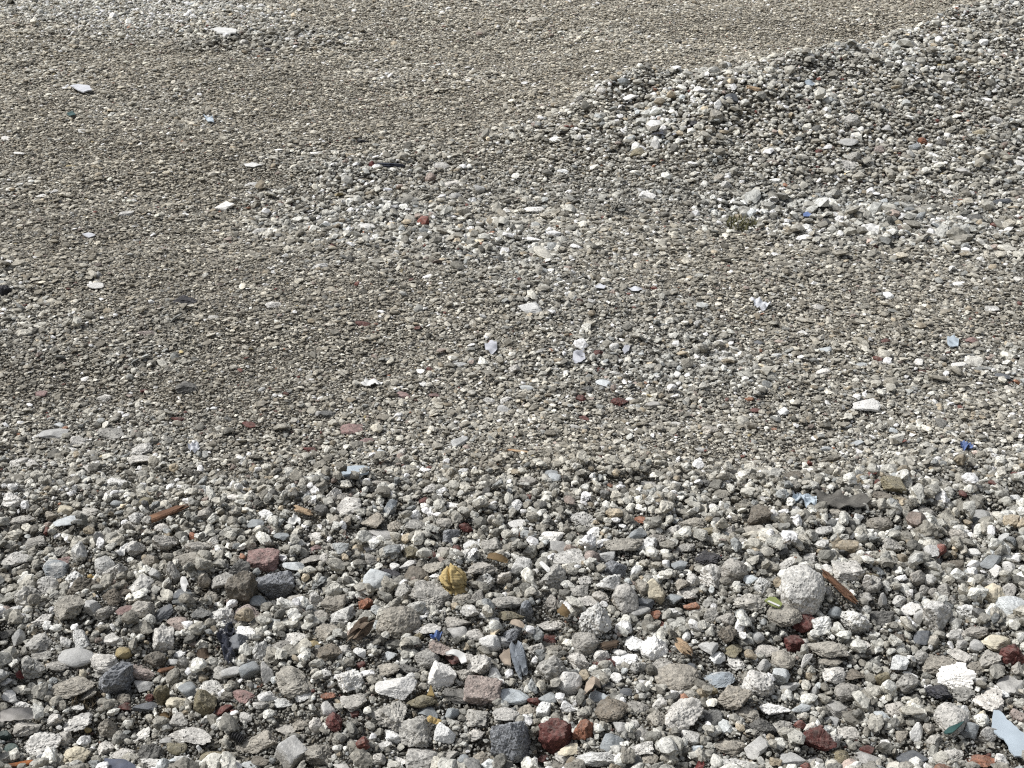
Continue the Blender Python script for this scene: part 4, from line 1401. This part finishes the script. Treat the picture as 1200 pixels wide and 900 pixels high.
# ------------------------------------------------------------------ loose gravel: one mass nobody could count
W_PATCH = waves(9, 26, .22, 1.6)
CTRL = np.array([   # x, y in the photograph; size of the common stones in mm; brown 1 .. cool grey 0; lightness
 (0,900,11,.35,1),(300,900,11,.35,1),(600,900,11,.4,1),(900,900,11,.35,1),(1200,900,11,.3,1),
 (0,750,11,.4,.98),(300,750,11,.4,1),(600,750,11.5,.35,1.02),(900,750,11,.35,1),(1200,750,12,.3,1.02),
 (0,650,9.5,.5,.95),(250,640,9.5,.45,.98),(500,640,10.5,.35,1),(750,640,11,.35,1.02),(1000,650,11,.35,1),(1200,650,12,.25,1.05),
 (0,590,8,.5,.98),(200,590,8,.5,.98),(420,590,9,.4,1),(640,585,8,.5,1),(850,590,9,.5,.98),(1050,590,11,.4,1),(1200,600,12,.3,1.05),
 (0,520,9,.5,.98),(0,555,10,.4,1),(150,520,9.5,.4,1.02),(300,540,8,.7,.94),(450,530,9.5,.5,1),(600,540,6.8,.9,.90),(750,540,7,.85,.90),(900,540,7.5,.7,.93),(1050,530,8.5,.5,1),(1200,530,9.5,.5,1),
 (0,450,7.5,.85,.95),(200,450,7,.9,.92),(400,460,7.5,.8,.95),(560,470,9,.6,1),(680,450,11,.4,1.02),(780,450,10,.5,1.02),(900,450,9.5,.5,1),(1050,450,10,.5,1),(1200,450,10,.5,1),
 (0,370,8,.95,.93),(200,370,7.5,1,.91),(400,370,8,.9,.94),(560,370,9,.75,1),(700,370,8,.85,.97),(850,370,9,.8,.98),(1000,370,9,.8,.98),(1200,370,10,.7,1),
 (0,290,9,1,.95),(200,290,8.5,1,.94),(400,280,12,.6,1.03),(550,280,13,.5,1.05),(700,280,12,.55,1.03),(850,300,10,.8,.97),(1000,290,13,.6,1.03),(1200,290,14,.4,1.04),
 (0,200,10,1,1),(200,200,9.5,1,1),(350,200,10,1,1),(480,205,15,.4,1.08),(600,170,12,.8,1.0),(600,225,15,.35,1.1),(720,215,16,.3,1.1),(850,210,17,.25,1.08),(1000,200,18,.25,1.06),(1200,200,18,.25,1.06),
 (0,130,11,1,1.02),(200,130,10,1,1.0),(400,130,10,1,1),(600,130,11,.9,.98),(740,145,15,.3,1.1),(850,150,17,.2,1.22),(950,130,18,.15,1.25),(1080,120,17,.3,1.05),(1200,110,17,.35,1.02),  # right flank of the windrow less light: slope shade put into its colour
 (0,70,12,1,1.02),(200,70,11,1,1.0),(400,70,11,1,1),(600,70,11,1,1),(640,110,11,1,1),(680,90,11,1,1),(610,105,11,1,1),(590,140,11,1,1),(655,138,12,.8,1.02),(760,70,11,1,1),(770,105,17,.1,1.27),(850,90,18,.1,1.28),(930,78,18,.1,1.28),(1020,62,18,.1,1.25),(1120,50,18,.2,1.18),(1200,50,18,.2,1.18),
 (830,40,11,1,1),(960,25,11,1,.98),(1080,5,12,1,.98),(1170,15,19,.2,1.08),
 (0,30,13,.9,1.08),(80,18,16,.2,1.3),(180,18,16,.2,1.28),(270,30,17,.3,1.2),(290,48,20,.5,.85),(400,20,13,.9,1.05),(600,20,13,.95,1.04),(800,10,12,1,1),
], float)
def to_px(x, y, z):
    d = np.stack([x, y, z - CAM_H]); v = d[1] * FWD[1] + d[2] * FWD[2]; return 600 + FOC * x / v, 450 - FOC * (d[1] * UPV[1] + d[2] * UPV[2]) / v
# the survey points are turned into places on the ground once; everything after that works in metres
CW = np.array([at(a, b)[:2] for a, b in CTRL[:, :2]])
def survey(x, y):
    """size in metres, brownness, lightness at places on the ground"""
    out = np.zeros((3, len(x)))
    u, v = x / (y + .6), np.log(y)
    cu, cv = CW[:, 0] / (CW[:, 1] + .6), np.log(CW[:, 1])
    wob = .012 * wsum(W_MID, x, y); u = u + wob; v = v + wob
    for i in range(0, len(x), 40000):
        s = slice(i, i + 40000)
        d2 = ((u[s, None] - cu) / .060) ** 2 + ((v[s, None] - cv) / .060) ** 2
        w = 1 / (d2 + .12) ** 2.2
        out[:, s] = (w @ CTRL[:, 2:5] / w.sum(1)[:, None]).T
    out[0] *= .001; out[1] = out[1] - .25 * (1 - sstep(2.4, 2.9, y)); ff = sstep(2.5, 3.2, y)
    n1 = wsum(W_PATCH, x, y); n2 = wsum(W_PATCH, x * .8 + 7, y * 1.1 + 3)
    pt = sstep(.35, 1.3, n1)          # here and there coarser pale stuff lies on the fine bed
    ff = ff * (1 - .55 * sstep(4.8, 6.5, y)); out[0] *= 1 + ff * (.42 * pt + .07 * n2); out[1] = np.clip(out[1] - ff * .45 * pt, -.2, 1.1); out[2] *= 1 + ff * (.12 * pt + .05 * n2)
    out[2] *= 1.09 - .14 * sstep(2.5, 3.2, y) + .16 * sstep(4.2, 9, y)  # paler with distance: far haze and dust put into the colour
    return out
def grid_points(y0, y1, dens, marg):
    """jittered grid; rows narrow as the view does"""
    P = []; y = y0
    st = dens
    rows = int((y1 - y0) / st)
    ys = y0 + (np.arange(rows) + .5) * st
    for yy in ys:
        hw = (yy * math.cos(PITCH) + 1.35 * math.sin(PITCH)) * 600 / FOC + marg
        n = int(2 * hw / st); xs = -hw + (np.arange(n) + .5) * st
        P.append(np.stack([xs, np.full(n, yy)], 1))
    P = np.concatenate(P); return P + rng.uniform(-.5, .5, P.shape) * st
PAL = np.array([(.34, .32, .28), (.29, .27, .23), (.24, .22, .185), (.42, .405, .365), (.52, .51, .475), (.66, .65, .62), (.15, .145, .13), (.09, .09, .09), (.27, .285, .295), (.32, .275, .205), (.30, .245, .215), (.14, .055, .045), (.27, .14, .09), (.80, .80, .78), (.34, .28, .15)])
PWT = np.array([.19, .14, .09, .18, .17, .085, .065, .012, .045, .03, .010, .004, .0012, .020, .001]); PWT /= PWT.sum()
HERO_A = None
def hero_filter(x, y, r, k=.75):
    """true where no stone laid by hand stands in the way"""
    ok = np.ones(len(x), bool); H = np.array(HERO); cell = .25
    key = {}
    cx, cy = np.floor(x / cell).astype(int), np.floor(y / cell).astype(int)
    order = np.lexsort((cx, cy)); kk = cy[order] * 4096 + cx[order]
    for hx, hy, hr in H:
        a, b = int(math.floor(hx / cell)), int(math.floor(hy / cell))
        for j in (-1, 0, 1):
            k0 = (b + j) * 4096 + a; lo, hi = np.searchsorted(kk, k0 - 1), np.searchsorted(kk, k0 + 1, 'right')
            ix = order[lo:hi]
            ok[ix] &= (x[ix] - hx) ** 2 + (y[ix] - hy) ** 2 > (hr * k + r[ix] * .7) ** 2
    return ok
class Heap:
    def __init__(s): s.P, s.F, s.C, s.n = [], [], [], 0
    def add(s, x, y, z, rad, colr, brown, protos, flatness=(.5, .95)):
        V0, F0 = protos
        for k in range(len(V0)):
            ix = np.arange(k, len(x), len(V0))
            if not len(ix): continue
            n = len(ix); V, F = V0[k], F0[k]
            sc = rad[ix, None] * np.stack([rng.uniform(.85, 1.25, n), rng.uniform(.7, 1.0, n), rng.uniform(*flatness, n) * (1 - .38 * np.clip(brown[ix], 0, 1))], 1)
            tl = .36 - .2 * np.clip(brown[ix], 0, 1)
            # the tilt is small, the turn is free
            yaw = rng.uniform(0, 2 * math.pi, n); tx = rng.normal(0, 1, n) * tl; ty = rng.normal(0, 1, n) * tl
            P = V[None] * sc[:, None, :]
            c, q = np.cos(tx)[:, None], np.sin(tx)[:, None]; P = np.stack([P[..., 0], P[..., 1] * c - P[..., 2] * q, P[..., 1] * q + P[..., 2] * c], -1)
            c, q = np.cos(ty)[:, None], np.sin(ty)[:, None]; P = np.stack([P[..., 0] * c + P[..., 2] * q, P[..., 1], -P[..., 0] * q + P[..., 2] * c], -1)
            c, q = np.cos(yaw)[:, None], np.sin(yaw)[:, None]; P = np.stack([P[..., 0] * c - P[..., 1] * q, P[..., 0] * q + P[..., 1] * c, P[..., 2]], -1)
            P = P + np.stack([x[ix], y[ix], z[ix]], 1)[:, None, :]
            m = len(V); FF = (F[None] + (np.arange(n) * m)[:, None, None]) + s.n
            s.P.append(P.reshape(-1, 3).astype(np.float32)); s.F.append(FF.reshape(-1, 3).astype(np.int32)); s.n += n * m
            s.C.append(np.repeat(colr[ix], len(F), 0).astype(np.float32))
    def build(s, name, mat, label):
        P = np.concatenate(s.P); F = np.concatenate(s.F); C = np.concatenate(s.C)
        me = mesh_from(name, P, F); at_ = me.attributes.new('col', 'FLOAT_COLOR', 'FACE')
        at_.data.foreach_set('color', np.c_[C, np.ones(len(C), np.float32)].astype(np.float32).ravel())
        me.materials.append(M[mat]); o = bpy.data.objects.new(name, me); COL.objects.link(o)
        tag(o, label, 'gravel', None, 'stuff'); print(name, len(F), 'faces'); return o
def trimmed(sub, n, seed, rough):
    g = np.random.default_rng(seed); Vs, Fs = [], []
    for i in range(n):
        if sub == 0:
            a = (1 + 5 ** .5) / 2
            V = np.array([(-1, a, 0), (1, a, 0), (-1, -a, 0), (1, -a, 0), (0, -1, a), (0, 1, a), (0, -1, -a), (0, 1, -a), (a, 0, -1), (a, 0, 1), (-a, 0, -1), (-a, 0, 1)], float); V /= np.linalg.norm(V[0])
            F = np.array([(0,11,5),(0,5,1),(0,1,7),(0,7,10),(0,10,11),(1,5,9),(5,11,4),(11,10,2),(10,7,6),(7,1,8),(3,9,4),(3,4,2),(3,2,6),(3,6,8),(3,8,9),(4,9,5),(2,4,11),(6,2,10),(8,6,7),(9,8,1)])
            V = V @ np.linalg.qr(g.normal(size=(3, 3)))[0] * g.uniform(.72, 1.12, (12, 1))
        else:
            V, F = stone_shape(sub, g, planes=int(g.integers(6, 10)), rough=rough, pit=0, sharp=60, low=.07)
        zc = V[F][:, :, 2].mean(1); F = F[zc > -.42]
        used = np.unique(F); mp = np.zeros(len(V), int); mp[used] = np.arange(len(used)); Vs.append(V[used]); Fs.append(mp[F])
    return Vs, Fs
PR0 = trimmed(0, 40, 3, 0); PR1 = trimmed(1, 40, 4, 0); PR2 = trimmed(2, 60, 5, .08); PR3 = trimmed(3, 60, 6, .08)
def colours(n, brown, light, dark=0.0, big=False):
    i = rng.choice(len(PAL), n, p=PWT)
    if big: i = np.where(i >= 11, rng.integers(0, 5, n), i)
    c = PAL[i] * np.exp(rng.normal(-.02, .30, (n, 1)))
    warm = np.array([1.055, 1.01, .90]); cool = np.array([1.01, 1.03, 1.015])
    t = (cool[None] * (1 - brown[:, None]) + warm[None] * brown[:, None])
    lit = light[:, None] * (1.10 - .13 * brown[:, None])
    g = c.mean(1, keepdims=True); c = np.where((i < 9)[:, None], c * .72 + g * .28, c)
    c = np.where((i < 9)[:, None], c * t, c) * lit
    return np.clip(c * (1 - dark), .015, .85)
def layer(heap, y0, y1, step, kd, sig, protos, marg, lift, dark=0.0, cover=1.0, bump=0.0, mind=0.0, flat=(.5, .95), heroes=True, maxd=9, hk=.75):
    """kd: diameter over the local size; step: grid spacing for the smallest"""
    G = grid_points(y0, y1, step, marg); x, y = G[:, 0], G[:, 1]
    size, brown, light = survey(x, y)
    d = size * kd
    cv = cover
    if heap is near and kd > 1.5: cv = cover * (1 - .85 * sstep(2.30, 2.60, y + .07 * wsum(W_PATCH, x, y)))
    keep = rng.random(len(x)) < np.clip(cv * (step / (d * .82)) ** 2, 0, 1)
    x, y, brown, light, d = x[keep], y[keep], brown[keep], light[keep], d[keep]
    d = d * np.exp(rng.normal(0, sig, len(d)))
    d = np.clip(d, mind, maxd)
    r = d / 2
    if heroes:
        ok = hero_filter(x, y, r, hk); x, y, brown, light, r = x[ok], y[ok], brown[ok], light[ok], r[ok]
    z = height(x, y) + lift * r + bump * r * rng.random(len(r))
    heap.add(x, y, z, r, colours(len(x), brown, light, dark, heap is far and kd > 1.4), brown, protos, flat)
    return len(x)
near, mid, far = Heap(), Heap(), Heap()
# rubble heap in front, out to 2.62 m
a, b = 1.2, 2.66
n = [layer(near, a, b, .0052, .50, .25, PR1, .6, .3, .50, 1.25, .5, heroes=False),  # fines coloured darker, painting crevice shade between the stones
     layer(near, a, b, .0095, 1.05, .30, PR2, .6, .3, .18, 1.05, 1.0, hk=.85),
     layer(near, a, b, .017, 1.95, .25, PR2, .6, .35, 0, 1.15, 1.2, flat=(.55, 1.0), hk=.9),
     layer(near, a, b, .025, 2.8, .20, PR3, .6, .4, 0, .85, 1.3, flat=(.6, 1.0), hk=1.0)]
print('near', n)
a, b = 2.66, 4.9
n = [layer(mid, a, b, .0058, .62, .22, PR0, .7, .25, .50, 1.15, .5, heroes=False),  # bottom layer darkened in colour so the gaps look shaded
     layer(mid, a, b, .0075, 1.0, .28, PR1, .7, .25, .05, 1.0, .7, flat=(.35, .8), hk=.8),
     layer(mid, a, b, .013, 1.75, .28, PR1, .7, .25, 0, .34, .8, flat=(.35, .8)),
     layer(mid, a, b, .022, 2.8, .25, PR2, .7, .2, 0, .075, .7, flat=(.3, .7))]
print('mid', n)
a, b = 4.9, 11.2
n = [layer(far, a, b, .0105, 1.1, .25, PR0, .9, .25, .14, 1.15, .8, mind=.010, flat=(.4, .85), heroes=False),
     layer(far, a, b, .018, 1.8, .3, PR0, .9, .25, 0, .32, .9, flat=(.35, .8)),
     layer(far, a, b, .03, 2.1, .22, PR2, .9, .15, 0, .05, .9, flat=(.35, .8))]
print('far', n)
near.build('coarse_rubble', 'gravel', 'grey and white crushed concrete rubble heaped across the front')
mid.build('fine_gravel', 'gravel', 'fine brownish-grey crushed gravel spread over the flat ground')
far.build('distant_gravel', 'gravel_far', 'distant brown-grey gravel plain and the pale windrow beyond')

# ------------------------------------------------------------------ the ground sheet, out to the horizon
def nonuni(a, b, fine, lo, hi):
    v = list(np.arange(a, b, fine)); s = fine; x = b
    while x < hi: v.append(x); s *= 1.35; x += s
    v.append(hi); s = fine; x = a; pre = []
    while x > lo: s *= 1.35; x -= s; pre.append(max(x, lo))
    return np.array(sorted(set([round(q, 5) for q in pre + v])))
gx = nonuni(-5.2, 5.2, .035, -300, 300); gy = nonuni(1.0, 12.0, .035, -60, 400)
X, Y = np.meshgrid(gx, gy); Z = height(X.ravel(), Y.ravel())
fade = np.clip(1 - (np.maximum(np.abs(X.ravel()) - 6, 0) + np.maximum(Y.ravel() - 13, 0)) / 10, 0, 1)
Z = Z * fade - .006
nx, ny = len(gx), len(gy); I = np.arange(nx * ny).reshape(ny, nx)
F = np.stack([I[:-1, :-1], I[:-1, 1:], I[1:, 1:], I[1:, :-1]], -1).reshape(-1, 4)
me = mesh_from('ground', np.stack([X.ravel(), Y.ravel(), Z], 1), F, False)
m = bpy.data.materials.new('grit_and_dust'); m.use_nodes = True; nt = m.node_tree; bb = nt.nodes['Principled BSDF']
tc = N(nt, 'ShaderNodeTexCoord').outputs['Object']
v = N(nt, 'ShaderNodeTexVoronoi'); v.inputs['Scale'].default_value = 110; nt.links.new(tc, v.inputs['Vector'])
sp = N(nt, 'ShaderNodeSeparateColor'); nt.links.new(v.outputs['Color'], sp.inputs[0])
c = ramp(nt, sp.outputs[0], [(0, (.07, .062, .05)), (.4, (.15, .135, .108)), (.75, (.22, .205, .17)), (.97, (.42, .41, .38))])
c = mixc(nt, c, ramp(nt, noise(nt, tc, 9, 6), [(.3, .75), (.7, 1.2)]), 1.0, 'MULTIPLY')
nt.links.new(c, bb.inputs['Base Color']); bb.inputs['Roughness'].default_value = .97; bb.inputs['Specular IOR Level'].default_value = .1
bp = N(nt, 'ShaderNodeBump'); bp.inputs['Strength'].default_value = .9; bp.inputs['Distance'].default_value = .005
nt.links.new(v.outputs['Distance'], bp.inputs['Height']); bp.invert = True; nt.links.new(bp.outputs[0], bb.inputs['Normal'])
me.materials.append(m); o = bpy.data.objects.new('ground', me); COL.objects.link(o); tag(o, 'grey-brown gritty ground under the gravel', 'ground', None, 'structure')
# ------------------------------------------------------------------ names for what stands where
CATS = {'concrete_chunk': 'concrete chunk', 'mortar_lump': 'mortar lump', 'plaster_lump': 'plaster lump', 'white_stone': 'stone', 'stone': 'stone', 'granite_block': 'granite', 'asphalt_lump': 'asphalt', 'brick_fragment': 'brick'}
NOUN = {'concrete_chunk': 'concrete chunk', 'mortar_lump': 'lump', 'plaster_lump': 'plaster lump', 'white_stone': 'stone', 'stone': 'stone', 'granite_block': 'granite stone', 'asphalt_lump': 'lump', 'brick_fragment': 'brick fragment'}
GROUPS = {'concrete_chunk': 'concrete chunks in the rubble', 'mortar_lump': 'white pitted lumps in the rubble', 'plaster_lump': 'white plaster lumps in the rubble', 'white_stone': 'off-white stones among the gravel', 'stone': 'mixed stones among the gravel',
          'granite_block': 'granite stones in the rubble', 'asphalt_lump': 'black lumps in the rubble', 'brick_fragment': 'brick fragments among the gravel'}
LAND = [(k['px'], k['py'], k['short']) for k in KEEP if k['short']] + [
 (532, 680, 'the yellow rag'), (983, 687, 'the brown plank'), (422, 738, 'the weathered wood'), (193, 603, 'the long brown splinter'), (355, 599, 'the orange splinter'),
 (800, 758, 'the orange wood chunk'), (608, 772, 'the blue-grey timber'), (1183, 862, 'the pale blue sheet'), (143, 895, 'the folded plastic'), (985, 584, 'the jagged roofing scrap'),
 (265, 750, 'the black film'), (693, 803, 'the bent tan shard'), (906, 706, 'the green shard'), (1118, 852, 'the teal shard'), (511, 744, 'the blue scrap'), (1132, 521, 'the vivid blue scrap'),
 (662, 716, 'the curled leaf'), (20, 838, 'the curled grey strip'), (416, 550, 'the pale blue plate'), (227, 523, 'the crumpled paper scrap'), (433, 448, 'the jagged white flake'),
 (890, 355, 'the crumpled white paper'), (1117, 399, 'the pale blue scrap'), (1018, 267, 'the ragged white scrap'), (95, 102, 'the distant whitish slab'), (262, 35, 'the slab on the little bank'),
 (455, 193, 'the red-ended stick'), (868, 265, 'the moss patch'), (575, 406, 'the square lilac scrap'), (679, 417, 'the torn lilac scrap'), (245, 138, 'the folded bluish scrap'), (297, 193, 'the thin white flake')]
used = set()
def key(s): return ' '.join(re.findall(r"[a-z'-]+", s.lower()))
for k in KEEP:
    if k['desc']: used.add(key(k['desc']))
def size_word(k):
    a = math.sqrt(k['w'] * k['h'])
    return 'large' if a > 27 else 'middling' if a > 18 else 'small' if a > 10 else 'tiny'
def form(k):
    if 'f' in k['opt'] or k['h'] < .42 * k['w']: return 'flat'
    if 'u' in k['opt']: return 'upright'
    if 'r' in k['opt']: return 'rounded'
    if 'b' in k['opt']: return 'blocky'
    if k['w'] > 1.6 * k['h']: return 'long'
    return ''
def place_words(k, rank):
    ls = sorted(((math.hypot(k['px'] - a, (k['py'] - b) * 1.25), a, b, s) for a, b, s in LAND), key=lambda t: t[0])
    ls = [l for l in ls if l[0] > 3]
    def rel(l):
        dx, dy = k['px'] - l[1], k['py'] - l[2]
        far_ = 'well ' if l[0] > 85 else ''
        if abs(dy) * 1.1 > abs(dx): return far_ + ('behind ' if dy < 0 else 'in front of ') + l[3]
        return ('some way beside ' if far_ else 'beside ') + l[3]
    i, j = [(0, None), (0, 1), (1, 0), (0, 2), (1, 2), (2, None), (1, None), (0, 3), (2, 3), (1, 3)][rank]
    if j is None: return rel(ls[i])
    A, B = ls[i], ls[j]
    dot = (k['px'] - A[1]) * (k['px'] - B[1]) + (k['py'] - A[2]) * (k['py'] - B[2])
    if dot < 0: return 'between %s and %s' % (A[3], B[3])
    return rel(A) + ', near ' + B[3]
for k in sorted(KEEP, key=lambda k: -k['w'] * k['h']):
    o = k['o']; lab = k['desc']
    if not lab:
        base = ' '.join(w for w in (size_word(k), form(k), k['cw'], NOUN[k['nm']]) if w)
        for rank in range(10):
            lab = base + ' ' + place_words(k, rank)
            if len(re.findall(r"[A-Za-z0-9][A-Za-z0-9'-]*", lab)) > 16:
                short = ' '.join(w for w in (size_word(k), k['cw'].split()[-1], NOUN[k['nm']].split()[-1]) if w); lab = short + ' ' + place_words(k, rank)
                if len(re.findall(r"[A-Za-z0-9][A-Za-z0-9'-]*", lab)) > 16: continue
            if key(lab) not in used: break
        else: print('DUP', lab)
    used.add(key(lab)); tag(o, lab, CATS[k['nm']], GROUPS[k['nm']])

# ------------------------------------------------------------------ daylight
SUN = np.array([-.62, .10, .80]); SUN = SUN / np.linalg.norm(SUN)
w = bpy.data.worlds.new("World"); SC.world = w; w.use_nodes = True; nt = w.node_tree; bg = nt.nodes['Background']
sky = N(nt, 'ShaderNodeTexSky', sky_type='NISHITA'); sky.sun_disc = False; sky.sun_elevation = math.asin(SUN[2]); sky.sun_rotation = math.atan2(SUN[0], SUN[1])
sky.dust_density = 4; sky.air_density = 1.0
hs = N(nt, 'ShaderNodeHueSaturation'); hs.inputs['Saturation'].default_value = .35; nt.links.new(sky.outputs[0], hs.inputs['Color'])
nt.links.new(hs.outputs[0], bg.inputs[0]); bg.inputs[1].default_value = .105
sd = bpy.data.lights.new('sun', 'SUN'); sd.energy = 3.35; sd.angle = R(5.0); sd.color = (1.0, .98, .945)
so = bpy.data.objects.new('sun', sd); COL.objects.link(so); so.rotation_euler = Vector(SUN).to_track_quat('Z', 'Y').to_euler()
SC.view_settings.view_transform = 'Standard'; SC.view_settings.look = 'None'; SC.view_settings.exposure = 0; SC.view_settings.gamma = 1
SC.cycles.max_bounces = 4; SC.cycles.diffuse_bounces = 3; SC.cycles.glossy_bounces = 2; SC.cycles.use_denoising = False
SC.cycles.use_adaptive_sampling = True; SC.cycles.adaptive_threshold = .02
SC.cycles.filter_width = 1.2 if hasattr(SC.cycles, 'filter_width') else 1.5
